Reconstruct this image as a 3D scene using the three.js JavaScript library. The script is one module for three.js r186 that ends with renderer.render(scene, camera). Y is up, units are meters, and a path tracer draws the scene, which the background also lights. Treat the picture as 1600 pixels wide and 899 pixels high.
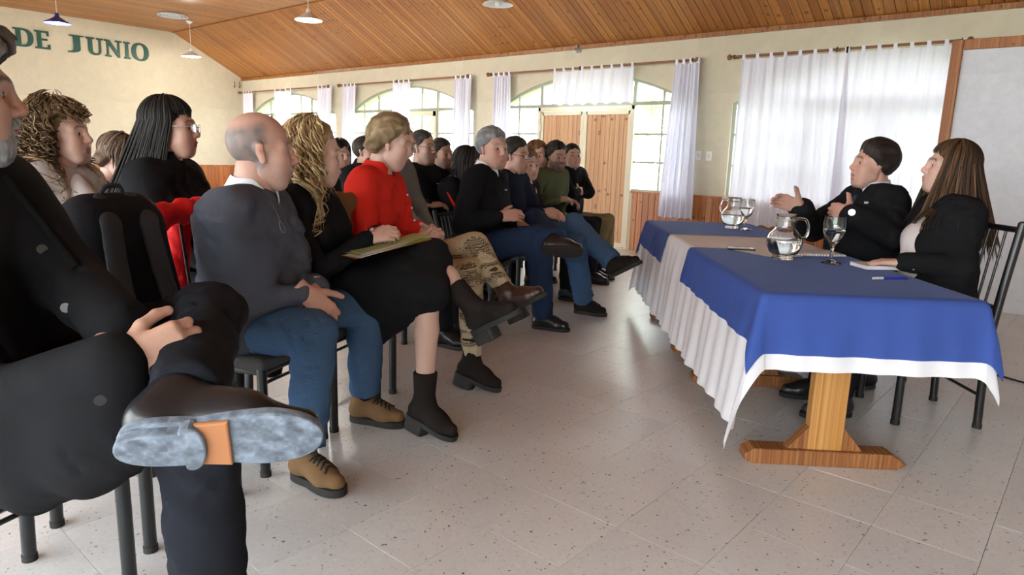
import * as THREE from 'three';
import { mergeGeometries, toCreasedNormals } from 'three/addons/utils/BufferGeometryUtils.js';
import { RoundedBoxGeometry } from 'three/addons/geometries/RoundedBoxGeometry.js';
import { RectAreaLightUniformsLib } from 'three/addons/lights/RectAreaLightUniformsLib.js';

// ---------------------------------------------------------------- camera, sky, exposure
const scene = new THREE.Scene();
const CAM_H = 1.2, FOCAL = 1062, CX = 800, CY = 449.5;
const camera = new THREE.PerspectiveCamera(2 * Math.atan(449.5 / FOCAL) * 180 / Math.PI, 1600 / 899, 0.05, 200);
camera.position.set(0, CAM_H, 0);
camera.rotation.order = 'YXZ';
camera.rotation.set(THREE.MathUtils.degToRad(-11), THREE.MathUtils.degToRad(40.9), THREE.MathUtils.degToRad(1.8));
camera.updateMatrixWorld(true);
scene.background = new THREE.Color().setRGB(0.93, 0.97, 1.0);   // plain overcast sky
scene.backgroundIntensity = 5.0;
const renderer = new THREE.WebGLRenderer({ antialias: true });
renderer.toneMapping = THREE.LinearToneMapping;
renderer.toneMappingExposure = 2.5;
renderer.shadowMap.enabled = true;
RectAreaLightUniformsLib.init();

// ---------------------------------------------------------------- helpers
const V = (x, y, z) => new THREE.Vector3(x, y, z);
const UP = V(0, 1, 0);
let seed = 7;
const rnd = () => { seed = (seed * 1664525 + 1013904223) >>> 0; return seed / 4294967296; };
const rr = (a, b) => a + (b - a) * rnd();
const ray = (px, py) => V((px - CX) / FOCAL, -(py - CY) / FOCAL, -1).applyQuaternion(camera.quaternion);
const at = (px, py, d) => ray(px, py).multiplyScalar(d).add(camera.position);
const onFloor = (px, py, h = 0) => { const r = ray(px, py); return r.multiplyScalar((h - CAM_H) / r.y).add(camera.position); };
const taken = {};
const numbered = (n) => { const k = taken[n] = (taken[n] ?? -1) + 1; return k ? n + '_' + String(k).padStart(3, '0') : n; };
const lin = (r, g, b) => new THREE.Color().setRGB(r, g, b);
const shade = (o) => { o.traverse((m) => { if (m.isMesh) { m.castShadow = m.receiveShadow = true; } }); return o; };
function thing(name, label, category, pos = [0, 0, 0], turn = 0, group) {
  const o = new THREE.Group(); o.name = numbered(name); o.position.set(...pos); o.rotation.y = turn;
  o.userData = { label, category }; if (group) o.userData.group = group; scene.add(o); return o;
}
function struct(name) { const o = new THREE.Group(); o.name = name; o.userData.kind = 'structure'; scene.add(o); return o; }
function part(name, geo, mat, parent, label) {
  const m = new THREE.Mesh(geo, mat); m.name = name; m.castShadow = m.receiveShadow = true; parent.add(m);
  if (label) m.userData.label = label; return m;
}
function single(name, geo, mat, label, category, pos = [0, 0, 0], turn = 0, group) {
  const m = part(numbered(name), geo, mat, scene); m.position.set(...pos); m.rotation.y = turn;
  m.userData = { label, category }; if (group) m.userData.group = group; return m;
}
const box = (w, h, d, x = 0, y = 0, z = 0) => new THREE.BoxGeometry(w, h, d).translate(x, y, z);
const rbox = (w, h, d, r, x = 0, y = 0, z = 0, s = 2) => new RoundedBoxGeometry(w, h, d, s, r).translate(x, y, z);
const merge = (a) => mergeGeometries(a.map((g) => { const q = g.index ? g.toNonIndexed() : g; for (const k of Object.keys(q.attributes)) if (!['position', 'normal', 'uv', 'color'].includes(k)) q.deleteAttribute(k); return q; }));
function bar(a, b, r, r2 = r, n = 12) {
  const d = b.clone().sub(a), L = d.length();
  const g = new THREE.CylinderGeometry(r2, r, L, n);
  g.applyQuaternion(new THREE.Quaternion().setFromUnitVectors(UP, d.normalize()));
  return g.translate((a.x + b.x) / 2, (a.y + b.y) / 2, (a.z + b.z) / 2);
}
const tube = (pts, r, seg = 24, n = 8) => new THREE.TubeGeometry(new THREE.CatmullRomCurve3(pts), seg, r, n);
const lathe = (pts, n = 32) => new THREE.LatheGeometry(pts.map(([x, y]) => new THREE.Vector2(x, y)), n);
function uvScale(g, s, ou = 0, ov = 0) { const u = g.attributes.uv; for (let i = 0; i < u.count; i++) u.setXY(i, u.getX(i) * s + ou, u.getY(i) * s + ov); return g; }
function uvBox(g, ou = 0, ov = 0) {   // uv in metres from the dominant axis of each face
  const p = g.attributes.position, n = g.attributes.normal, u = g.attributes.uv;
  for (let i = 0; i < p.count; i++) {
    const ax = Math.abs(n.getX(i)), ay = Math.abs(n.getY(i)), az = Math.abs(n.getZ(i));
    if (ay >= ax && ay >= az) u.setXY(i, p.getX(i) + ou, p.getZ(i) + ov);
    else if (ax >= az) u.setXY(i, p.getZ(i) + ou, p.getY(i) + ov); else u.setXY(i, p.getX(i) + ou, p.getY(i) + ov);
  }
  return g;
}
// noise
const hash3 = (x, y, z) => { let h = (x * 374761393 + y * 668265263 + z * 2147483647) | 0; h = Math.imul(h ^ (h >>> 13), 1274126177); h ^= h >>> 16; return (h >>> 0) / 4294967296; };
function noise(x, y, z) {
  const xi = Math.floor(x), yi = Math.floor(y), zi = Math.floor(z), f = x - xi, g = y - yi, h = z - zi;
  const a = f * f * (3 - 2 * f), b = g * g * (3 - 2 * g), c = h * h * (3 - 2 * h);
  const L = (p, q, t) => p + (q - p) * t;
  return L(L(L(hash3(xi, yi, zi), hash3(xi + 1, yi, zi), a), L(hash3(xi, yi + 1, zi), hash3(xi + 1, yi + 1, zi), a), b),
    L(L(hash3(xi, yi, zi + 1), hash3(xi + 1, yi, zi + 1), a), L(hash3(xi, yi + 1, zi + 1), hash3(xi + 1, yi + 1, zi + 1), a), b), c);
}
const fbm = (x, y, z) => 0.55 * noise(x, y, z) + 0.3 * noise(x * 2.1, y * 2.1, z * 2.1) + 0.15 * noise(x * 4.3, y * 4.3, z * 4.3);

// ---------------------------------------------------------------- textures
function pixelTex(n, fn, colour = true, repeat = 1) {
  const d = new Uint8Array(n * n * 4);
  for (let j = 0; j < n; j++) for (let i = 0; i < n; i++) { const c = fn(i / n, j / n), k = (j * n + i) * 4; d[k] = c[0]; d[k + 1] = c[1]; d[k + 2] = c[2]; d[k + 3] = 255; }
  const t = new THREE.DataTexture(d, n, n); t.wrapS = t.wrapT = THREE.RepeatWrapping; t.magFilter = THREE.LinearFilter; t.minFilter = THREE.LinearFilter;
  if (colour) t.colorSpace = THREE.SRGBColorSpace; t.repeat.set(repeat, repeat); t.needsUpdate = true; return t;
}
function canvasTex(w, h, draw, rx = 1, ry = 1) {
  const c = document.createElement('canvas'); c.width = w; c.height = h; draw(c.getContext('2d'), w, h);
  const t = new THREE.CanvasTexture(c); t.colorSpace = THREE.SRGBColorSpace; t.wrapS = t.wrapT = THREE.RepeatWrapping; t.repeat.set(rx, ry); return t;
}
const weaveTex = pixelTex(128, (u, v) => { const a = 128 + 60 * Math.sin(u * 2 * Math.PI * 32) * Math.sin(v * 2 * Math.PI * 32) + 50 * (hash3(u * 128 | 0, v * 128 | 0, 3) - 0.5); return [a, a, a]; }, false, 12);
const plasterTex = pixelTex(256, (u, v) => { const s = (x, y, k) => noise(x * k, y * k, k); let a = 0; for (const k of [6, 17, 44]) { const w = (1 - Math.abs(2 * u - 1)) ; a += s(u, v, k) / 3; } const c = 236 + 19 * a; return [c, c - 1, c - 3]; });
// long-grained wood, the grain along v; 1 m per tile
const woodTex = (sd, base, dark, knots) => canvasTex(512, 1024, (g, w, h) => {
  let s = sd; const R = () => { s = (s * 1103515245 + 12345) % 2147483648; return s / 2147483648; };
  g.fillStyle = `rgb(${base})`; g.fillRect(0, 0, w, h);
  for (let i = 0; i < 420; i++) { const x = R() * w, a = 0.03 + R() * 0.13; g.strokeStyle = `rgba(${R() < 0.7 ? dark : '255,225,170'},${a})`; g.lineWidth = 0.6 + R() * 3.5; g.beginPath(); g.moveTo(x, -5); const dx = (R() - 0.5) * 26; g.bezierCurveTo(x + dx, h * 0.3, x - dx, h * 0.7, x, h + 5); g.stroke(); }
  for (let i = 0; i < knots; i++) { const x = R() * w, y = R() * h, q = 3 + R() * 7; for (let k = 0; k < 4; k++) { g.fillStyle = `rgba(${dark},${0.22 + 0.12 * k})`; g.beginPath(); g.ellipse(x, y, q * (1.5 - k * 0.33), q * (2.6 - k * 0.6), 0, 0, 7); g.fill(); } }
});
const fabric = (r, g, b, o = {}) => new THREE.MeshPhysicalMaterial({ color: lin(r, g, b), roughness: o.rough ?? 0.95, specularIntensity: o.spec ?? 0.18, bumpMap: weaveTex, bumpScale: o.bump ?? 0.0012, ...(o.map ? { map: o.map } : {}) });
const plain = (r, g, b, rough = 0.6, metal = 0) => new THREE.MeshStandardMaterial({ color: lin(r, g, b), roughness: rough, metalness: metal });

// ---------------------------------------------------------------- the hall
const ZW = -7.88, XL = -15.0, XR = 3.0, ZS = 2.3, EAVE = 2.69, FLAT = 3.47, ZF = -6.42, ZFS = 0.84;
const woodCeil = [0, 1, 2, 3, 4].map((i) => new THREE.MeshStandardMaterial({ map: woodTex(11 + i * 97, ['162,100,38', '152,91,32', '170,108,43', '144,84,29', '157,97,38'][i], '84,44,14', 26), roughness: 0.42 }));
const woodPine = [0, 1, 2, 3].map((i) => new THREE.MeshStandardMaterial({ map: woodTex(501 + i * 53, ['206,160,116', '198,150,106', '212,168,126', '190,142,100'][i], '120,66,34', 22), roughness: 0.5 }));
const woodWain = [0, 1, 2, 3].map((i) => new THREE.MeshStandardMaterial({ map: woodTex(901 + i * 31, ['176,104,50', '166,96,44', '186,114,58', '158,90,42'][i], '92,44,14', 20), roughness: 0.42 }));
const paint = new THREE.MeshStandardMaterial({ map: plasterTex, color: lin(0.64, 0.585, 0.455), roughness: 0.85 });
const creamPaint = plain(0.72, 0.66, 0.5, 0.55), frameGrey = plain(0.33, 0.34, 0.27, 0.5), glassMat = new THREE.MeshPhysicalMaterial({ color: lin(0.96, 0.98, 0.97), transmission: 1, thickness: 0, roughness: 0.0, ior: 1.45 });
const rodWood = plain(0.22, 0.09, 0.04, 0.4), darkWood = plain(0.07, 0.04, 0.025, 0.45);

// floor: terrazzo tiles
const TILE = 0.311;
const terrazzo = canvasTex(1024, 1024, (g, w, h) => {
  let s = 5; const R = () => { s = (s * 1103515245 + 12345) % 2147483648; return s / 2147483648; };
  g.fillStyle = 'rgb(228,226,228)'; g.fillRect(0, 0, w, h);
  for (let i = 0; i < 5200; i++) { const c = 208 + R() * 40; g.fillStyle = `rgba(${c},${c - 3},${c - 6},0.35)`; g.beginPath(); g.ellipse(R() * w, R() * h, 2 + R() * 7, 2 + R() * 5, R() * 3, 0, 7); g.fill(); }
  for (let i = 0; i < 1500; i++) { const q = R(), c = q < 0.42 ? '96,84,74' : q < 0.75 ? '140,112,92' : q < 0.9 ? '66,60,56' : '176,150,124'; g.fillStyle = `rgba(${c},${0.35 + R() * 0.5})`; g.beginPath(); const a = 0.8 + Math.pow(R(), 3) * 4.4; g.ellipse(R() * w, R() * h, a, a * (0.4 + R() * 0.5), R() * 3, 0, 7); g.fill(); }
});
const floorMats = [0, 1, 2].map((i) => new THREE.MeshStandardMaterial({ map: terrazzo, color: lin(...[[0.93, 0.93, 0.93], [0.96, 0.955, 0.95], [0.9, 0.9, 0.9]][i]), roughness: 0.3 }));
{
  const floor = struct('floor');
  part('grout_bed', box(XR - XL + 0.4, 0.2, ZS - ZW + 0.4, (XL + XR) / 2, -0.1035, (ZW + ZS) / 2), plain(0.3, 0.27, 0.24, 0.8), floor);
  const X0 = -1.07, Z0 = -2.737, list = [];
  for (let i = -46; i < 14; i++) for (let j = -18; j < 20; j++) {
    const x = X0 + (i + 0.5) * TILE, z = Z0 + (j + 0.5) * TILE;
    if (x < XL - 0.2 || x > XR + 0.2 || z < ZW - 0.2 || z > ZS + 0.2) continue;
    const q = V(x, 0, z).sub(camera.position).applyQuaternion(camera.quaternion.clone().invert());
    const sx = CX + FOCAL * q.x / -q.z, sy = CY - FOCAL * q.y / -q.z, seen = q.z < -0.3 && sx > -60 && sx < 1660 && sy > 0 && sy < 980;
    list.push({ x, z, d: seen ? -q.z : 99 + x * x + z * z });
  }
  list.sort((a, b) => a.d - b.d);
  const variants = [...Array(9)].map((_, k) => { const g = rbox(TILE - 0.0014, 0.02, TILE - 0.0014, 0.0006, 0, -0.01, 0, 1); return uvScale(uvBox(g, (k % 3) * 0.333, (k / 3 | 0) * 0.333), 0.85); });
  const far = [];
  list.forEach(({ x, z }, i) => {
    const g = variants[hash3(i, 3, 9) * 9 | 0];
    if (i < 290) { const m = part('tile', g, floorMats[hash3(i, 5, 1) * 3 | 0], floor); m.position.set(x, (hash3(i, 8, 2) - 0.5) * 0.0006, z); }
    else far.push(box(TILE - 0.002, 0.02, TILE - 0.002, x, -0.01, z));
  });
  const m = part('far_tiles', uvScale(uvBox(merge(far)), 0.85), floorMats[0], floor); m.userData.kind = 'stuff';
}

// walls with arched windows
const WIN_W = 1.655, ARCH_R = 3.345, ARCH_TOP = 2.315, SILL = 0.785, SPRING = ARCH_TOP - ARCH_R + Math.sqrt(ARCH_R ** 2 - WIN_W ** 2);
const archY = (dx) => ARCH_TOP - ARCH_R + Math.sqrt(ARCH_R ** 2 - dx * dx);
const winXs = [-13.1, -9.385, -5.62, -1.84];
function archHole(cx, bottom, half = WIN_W, doorHalf) {
  const p = new THREE.Path(); p.moveTo(cx - half, bottom);
  if (doorHalf) { p.lineTo(cx - doorHalf, bottom); p.lineTo(cx - doorHalf, 0.001); p.lineTo(cx + doorHalf, 0.001); p.lineTo(cx + doorHalf, bottom); }
  p.lineTo(cx + half, bottom); p.lineTo(cx + half, SPRING);
  for (let i = 1; i <= 24; i++) { const dx = half - 2 * half * i / 24; p.lineTo(cx + dx, archY(dx)); }
  p.lineTo(cx - half, bottom); return p;
}
const longWall = (name, z, xs, doorAt) => {
  const s = new THREE.Shape([[XL - 0.25, 0], [XR + 0.25, 0], [XR + 0.25, EAVE + 0.06], [XL - 0.25, EAVE + 0.06]].map(([x, y]) => new THREE.Vector2(x, y)));
  for (const x of xs) s.holes.push(archHole(x, SILL, WIN_W, x === doorAt ? 0.785 : 0));
  const w = struct(name), g = new THREE.ExtrudeGeometry(s, { depth: 0.25, bevelEnabled: false }).translate(0, 0, z);
  part('wall_plaster', uvScale(uvBox(g), 0.5), paint, w); return w;
};
const wallN = longWall('wall_north', ZW - 0.25, winXs, winXs[2]);

const gable = (name, x) => {
  const s = new THREE.Shape([[-(ZS + 0.25), 0], [-(ZS + 0.25), EAVE + 0.06], [-ZFS, FLAT + 0.06], [-ZF - 0.04, FLAT + 0.06], [-ZF + 0.1, FLAT - 0.02], [-(ZW - 0.25), EAVE - 0.03], [-(ZW - 0.25), 0]].map(([a, b]) => new THREE.Vector2(a, b)));
  const w = struct(name), g = new THREE.ExtrudeGeometry(s, { depth: 0.25, bevelEnabled: false }).rotateY(Math.PI / 2).translate(x, 0, 0);
  part('wall_plaster', uvScale(uvBox(g), 0.5), paint, w); return w;
};
const wallW = gable('wall_west', XL - 0.25); gable('wall_east', XR);
{   // the sunny side behind the camera: a run of large plain windows
  const s = new THREE.Shape([[XL - 0.25, 0], [XR + 0.25, 0], [XR + 0.25, EAVE + 0.06], [XL - 0.25, EAVE + 0.06]].map(([x, y]) => new THREE.Vector2(x, y)));
  const xs = [...Array(7)].map((_, i) => -13.6 + i * 2.5);
  for (const x of xs) { const p = new THREE.Path(); p.moveTo(x - 1.15, 0.06); p.lineTo(x + 1.15, 0.06); p.lineTo(x + 1.15, 2.5); p.lineTo(x - 1.15, 2.5); s.holes.push(p); }
  const w = struct('wall_south'); part('wall_plaster', uvScale(uvBox(new THREE.ExtrudeGeometry(s, { depth: 0.2, bevelEnabled: false }).translate(0, 0, ZS)), 0.5), paint, w);
  xs.forEach((x, i) => { const o = struct('window_' + (i + 5)); o.position.set(x, 0, ZS + 0.1); for (const q of [-1.13, 0, 1.13]) part('mullion', box(0.04, 2.44, 0.04, q, 1.28, 0), creamPaint, o); for (const y of [0.08, 2.48]) part('glazing_bar', box(2.3, 0.04, 0.04, 0, y, 0), creamPaint, o); for (const q of [-0.565, 0.565]) part('pane', box(1.09, 2.36, 0.004, q, 1.28, 0), glassMat, o); });
}

// wainscot boards
{
  const w1 = struct('trim_1'), BW = 0.088, g = [0, 1, 2].map((k) => uvBox(rbox(BW - 0.003, 0.765, 0.016, 0.004, 0, 0.3825, 0, 1), k * 0.31, k * 0.17));
  let n = 0;
  for (let x = XL + BW / 2 + 0.02; x < -0.2; x += BW) {
    if (x > winXs[2] - 0.85 && x < winXs[2] + 0.85) continue;
    const m = part('board', g[n % 3], woodWain[hash3(n, 1, 4) * 4 | 0], w1); m.position.set(x, 0, ZW + 0.012); n++;
  }
  part('cap_rail', box(winXs[2] - 0.83 - XL, 0.025, 0.03, (winXs[2] - 0.83 + XL) / 2, 0.777, ZW + 0.012), woodWain[1], w1);
  part('cap_rail', box(XR - winXs[2] - 0.83, 0.025, 0.03, (winXs[2] + 0.83 + XR) / 2, 0.777, ZW + 0.012), woodWain[1], w1);
  const w2 = struct('trim_2'), g2 = g.map((q) => q.clone().rotateY(Math.PI / 2)); n = 0;
  for (let z = ZW + 0.07; z < ZS; z += BW) { const m = part('board', g2[n % 3], woodWain[hash3(n, 6, 4) * 4 | 0], w2); m.position.set(XL + 0.012, 0, z); n++; }
  part('cap_rail', box(0.03, 0.025, ZS - ZW - 0.1, XL + 0.012, 0.777, (ZS + ZW) / 2 + 0.03), woodWain[1], w2);
}

// windows: arched metal frames with single panes; the third holds the double door
const COLS = [-WIN_W, -1.2, -0.775, -0.385, 0, 0.385, 0.775, 1.2, WIN_W], ROWS = [SILL, 1.15, 1.51, 1.89];
function arcStrip(half, y0, r0, r1, depth) {
  const s = new THREE.Shape(); const R = ARCH_R;
  for (let i = 0; i <= 28; i++) { const x = -half + 2 * half * i / 28; s[i ? 'lineTo' : 'moveTo'](x, archY(x) - r0); }
  for (let i = 28; i >= 0; i--) { const x = -half + 2 * half * i / 28; s.lineTo(x, archY(x) - r1); }
  return new THREE.ExtrudeGeometry(s, { depth, bevelEnabled: false });
}
function makeWindow(name, cx, z, door) {
  const w = struct(name); w.position.set(cx, 0, z);
  const B = 0.03, inDoor = (x0, x1, y0) => door && x0 > -0.8 && x1 < 0.8 && y0 < 1.88;
  part('arch_frame', arcStrip(WIN_W, SPRING, 0, 0.035, 0.04).translate(0, 0, -0.02), frameGrey, w);
  for (const s of [-1, 1]) part('jamb', box(0.04, SPRING - SILL, 0.045, s * (WIN_W - 0.02), (SPRING + SILL) / 2, 0), frameGrey, w);
  for (const x of COLS.slice(1, -1)) {
    const low = door && Math.abs(x) < 0.8 ? 1.89 : SILL, top = archY(x) - 0.02;
    part('mullion', box(Math.abs(Math.abs(x) - 0.775) < 0.01 ? 0.045 : 0.022, top - low, 0.035, x, (top + low) / 2, 0), frameGrey, w);
  }
  for (const y of ROWS) {
    const h = y === 1.89 ? 0.045 : 0.026;
    if (door && y < 1.88) for (const s of [-1, 1]) part('glazing_bar', box(WIN_W - 0.775, h, 0.034, s * (WIN_W + 0.775) / 2, y + h / 2, 0), frameGrey, w);
    else part('glazing_bar', box(2 * WIN_W - 0.04, h, 0.034, 0, y + h / 2, 0), frameGrey, w);
  }
  if (!door) {   // cream casement leaves in the middle
    for (const s of [-1, 1]) { part('casement_stile', box(0.07, 1.89 - SILL, 0.05, s * 0.72, (1.89 + SILL) / 2, 0.012), creamPaint, w); part('casement_rail', box(0.76, 0.08, 0.05, s * 0.385, 1.845, 0.012), creamPaint, w); part('casement_stile', box(0.05, 1.89 - SILL, 0.05, s * 0.026, (1.89 + SILL) / 2, 0.012), creamPaint, w); }
    part('sill_board', box(2 * WIN_W, 0.03, 0.12, 0, SILL - 0.015, 0.06), creamPaint, w);
  }
  for (let c = 0; c < 8; c++) for (let r = 0; r < 4; r++) {
    const x0 = COLS[c], x1 = COLS[c + 1], y0 = ROWS[r];
    if (inDoor(x0 < -0.7 ? -0.7 : x0, x1 > 0.7 ? 0.7 : x1, y0) && x0 > -0.8 && x1 < 0.8) continue;
    let g;
    if (r < 3) g = box(x1 - x0, ROWS[r + 1] - y0, 0.004, (x0 + x1) / 2, (y0 + ROWS[r + 1]) / 2, -0.004);
    else { const s = new THREE.Shape(); s.moveTo(x0, y0); s.lineTo(x1, y0); for (let i = 0; i <= 4; i++) { const x = x1 + (x0 - x1) * i / 4; s.lineTo(x, archY(Math.min(Math.abs(x), WIN_W)) - 0.01); } g = new THREE.ShapeGeometry(s).translate(0, 0, -0.004); }
    part('pane', g, glassMat, w);
  }
  return w;
}
winXs.forEach((x, i) => makeWindow('window_' + (i + 1), x, ZW - 0.05, i === 2));


// the double door
{
  const d = struct('door_1'); d.position.set(winXs[2], 0, ZW - 0.04);
  for (const s of [-1, 1]) part('door_post', box(0.045, 1.89, 0.09, s * 0.785, 0.945, 0), creamPaint, d);
  part('door_head', box(1.61, 0.05, 0.09, 0, 1.865, 0), creamPaint, d);
  part('threshold', box(1.6, 0.012, 0.1, 0, 0.006, 0), creamPaint, d);
  for (const s of [-1, 1]) {
    const leaf = new THREE.Group(); leaf.name = 'door_leaf'; d.add(leaf); leaf.position.x = s * 0.383;
    for (const q of [-1, 1]) part('stile', box(q * s < 0 ? 0.045 : 0.05, 1.8, 0.05, q * 0.353, 0.922, 0.006), creamPaint, leaf);
    part('rail', box(0.7, 0.055, 0.05, 0, 1.805, 0.006), creamPaint, leaf); part('rail', box(0.7, 0.06, 0.05, 0, 0.045, 0.006), creamPaint, leaf);
    const N = 9, W = 0.66 / N, gs = [0, 1, 2].map((k) => uvBox(rbox(W - 0.003, 1.72, 0.02, 0.004, 0, 0.925, 0, 1), k * 0.37 + 0.1, k * 0.21));
    for (let i = 0; i < N; i++) { const m = part('plank', gs[i % 3], woodPine[hash3(i, s + 4, 4) * 4 | 0], leaf); m.position.set(-0.33 + (i + 0.5) * W, 0, 0.004); }
    if (s > 0) part('handle', merge([box(0.03, 0.14, 0.012, -0.35, 0.98, 0.036), bar(V(-0.35, 1.0, 0.045), V(-0.24, 1.0, 0.06), 0.008)]), plain(0.6, 0.58, 0.5, 0.3, 0.8), leaf);
    for (const hy of [0.3, 0.95, 1.6]) part('hinge', box(0.02, 0.09, 0.02, s * 0.372, hy, 0.035), creamPaint, leaf);
  }
}

// ceiling: boarded flat middle and sloping sides
{
  const c = struct('ceiling'), slopeN = struct('ceiling_slope'), CW = 0.098;
  const len = Math.hypot(ZF - ZW, FLAT - EAVE), ang = Math.atan2(FLAT - EAVE, ZF - ZW);
  const gs = [0, 1, 2, 3].map((k) => uvBox(rbox(CW - 0.004, 0.016, len + 0.02, 0.004, 0, 0, 0, 1), k * 0.27, k * 0.4).rotateX(-ang));
  const gf = [0, 1, 2, 3].map((k) => uvBox(box(CW - 0.003, 0.016, ZFS - ZF, 0, 0, 0), k * 0.23, k * 0.3));
  let n = 0;
  for (let x = XL + CW / 2; x < XR; x += CW, n++) {
    const m = part('board', gs[hash3(n, 2, 2) * 4 | 0], woodCeil[hash3(n, 4, 7) * 5 | 0], slopeN); m.position.set(x, (EAVE + FLAT) / 2 + 0.008, (ZW + ZF) / 2);
    const f = part('board', gf[hash3(n, 3, 5) * 4 | 0], woodCeil[hash3(n, 9, 1) * 5 | 0], c); f.position.set(x, FLAT + 0.009, (ZF + ZFS) / 2);
  }
  part('roof_deck', merge([box(XR - XL + 0.5, 0.2, ZFS - ZF + 0.1, (XL + XR) / 2, FLAT + 0.118, (ZF + ZFS) / 2)]), darkWood, c);
  const sl = box(XR - XL + 0.5, 0.2, len + 0.5, 0, 0.118, -0.15).rotateX(-ang).translate((XL + XR) / 2, (EAVE + FLAT) / 2 + 0.008, (ZW + ZF) / 2);
  part('roof_deck', sl, darkWood, slopeN);
  const ss = box(XR - XL + 0.5, 0.2, len + 0.5, 0, 0.11, 0.15).rotateX(ang).translate((XL + XR) / 2, (EAVE + FLAT) / 2 + 0.008, (ZS + ZFS) / 2);
  part('south_slope', uvScale(uvBox(ss), 0.6), woodCeil[1], c);
  const t = struct('trim_3');
  part('eave_moulding', uvBox(box(XR - XL, 0.05, 0.035, (XL + XR) / 2, EAVE - 0.02, ZW + 0.018)), woodCeil[3], t);
  part('fold_batten', uvBox(box(XR - XL, 0.025, 0.035, (XL + XR) / 2, FLAT - 0.006, ZF)), woodCeil[3], t);
}

// the big framed white panel standing before the window wall
{
  const p = thing('display_panel', 'tall white panel in a brown wooden frame beside the curtained window', 'panel', [-1.225, 0, -7.13]);
  const pw = new THREE.MeshStandardMaterial({ map: plasterTex, color: lin(0.78, 0.8, 0.88), roughness: 0.5 }), fw = new THREE.MeshStandardMaterial({ map: woodTex(77, '172,106,58', '96,50,20', 5), roughness: 0.5 });
  part('sheet', uvBox(box(3.2, 2.22, 0.03, 1.65, 1.11, -0.01)), pw, p);
  part('frame_post', uvBox(rbox(0.085, 2.29, 0.07, 0.006, 0.0425, 1.145, 0)), fw, p); part('frame_post', uvBox(rbox(0.085, 2.29, 0.07, 0.006, 3.26, 1.145, 0)), fw, p);
  part('frame_rail', uvBox(rbox(3.13, 0.085, 0.066, 0.006, 1.652, 2.247, 0).rotateZ(0)), fw, p);
}

// ---------------------------------------------------------------- things on the walls and ceiling
const onZ = (px, py, z) => { const r = ray(px, py); return r.multiplyScalar(z / r.z).add(camera.position); };
const onX = (px, py, x) => { const r = ray(px, py); return r.multiplyScalar(x / r.x).add(camera.position); };
{
  const { FontLoader } = await import('three/addons/loaders/FontLoader.js');
  const font = await new FontLoader().loadAsync('fonts/droid/droid_serif_bold.typeface.json');
  const green = plain(0.012, 0.075, 0.06, 0.5);
  const t = thing('wall_lettering', 'dark green serif capitals reading DE JUNIO on the cream end wall', 'lettering', [XL + 0.002, 0, 0]);
  const put = (ch, x0, y0, x1, y1, tall = 1) => {
    const a = onX(x0, y0, XL), b = onX(x1, y1, XL), w = a.z - b.z;
    const g = new THREE.ExtrudeGeometry(font.generateShapes(ch, 1), { depth: 0.02, bevelEnabled: true, bevelSize: 0.012, bevelThickness: 0.006, bevelSegments: 1, curveSegments: 8 });
    g.computeBoundingBox(); const q = g.boundingBox; g.translate(-q.min.x, -q.min.y, 0); const sx = w / (q.max.x - q.min.x), sy = 0.318 * tall / (q.max.y - q.min.y);
    g.scale(sx, sy, 1).rotateY(Math.PI / 2).translate(0, 2.835 - (tall - 1) * 0.16, a.z); part('letter', g, green, t, 'green letter ' + ch);
  };
  put('D', 20, 58, 52, 61); put('E', 54, 61, 78, 64); put('J', 105, 66, 131, 70, 1.0); put('U', 134, 70, 161, 74, 1.0); put('N', 163, 75, 190, 78); put('I', 193, 79, 203, 81); put('O', 205, 80, 232, 84, 1.08);
}
function rod(x0, x1, label) {
  const o = thing('curtain_rod', label, 'curtain rod', [x0, 2.385, ZW + 0.1]), L = x1 - x0;
  part('pole', bar(V(0, 0, 0), V(L, 0, 0), 0.014), rodWood, o);
  for (const x of [0, L]) part('finial', new THREE.SphereGeometry(0.032, 16, 10).scale(0.9, 1, 1).translate(x, 0, 0), rodWood, o);
  for (const x of [0.06, L / 2, L - 0.06]) part('bracket', merge([bar(V(x, 0, -0.1), V(x, 0, 0), 0.009), new THREE.TorusGeometry(0.02, 0.007, 6, 14).rotateY(Math.PI / 2).translate(x, 0, 0)]), darkWood, o);
}
rod(-15.0 + 0.04, -11.53, 'brown curtain rod over the arched window nearest the end wall');
rod(-11.2, -7.78, 'brown curtain rod over the arched window between the end window and the door');
rod(-7.35, -3.94, 'brown curtain rod over the wooden double door');
rod(-3.54, -1.2, 'brown curtain rod over the curtained window behind the speakers');
const sheer = new THREE.MeshPhysicalMaterial({ color: lin(0.84, 0.83, 0.93), roughness: 1, transmission: 0.13, thickness: 0, side: THREE.DoubleSide, ior: 1.05, specularIntensity: 0 });
const tabMat = new THREE.MeshStandardMaterial({ color: lin(0.8, 0.79, 0.9), roughness: 0.9 });
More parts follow.
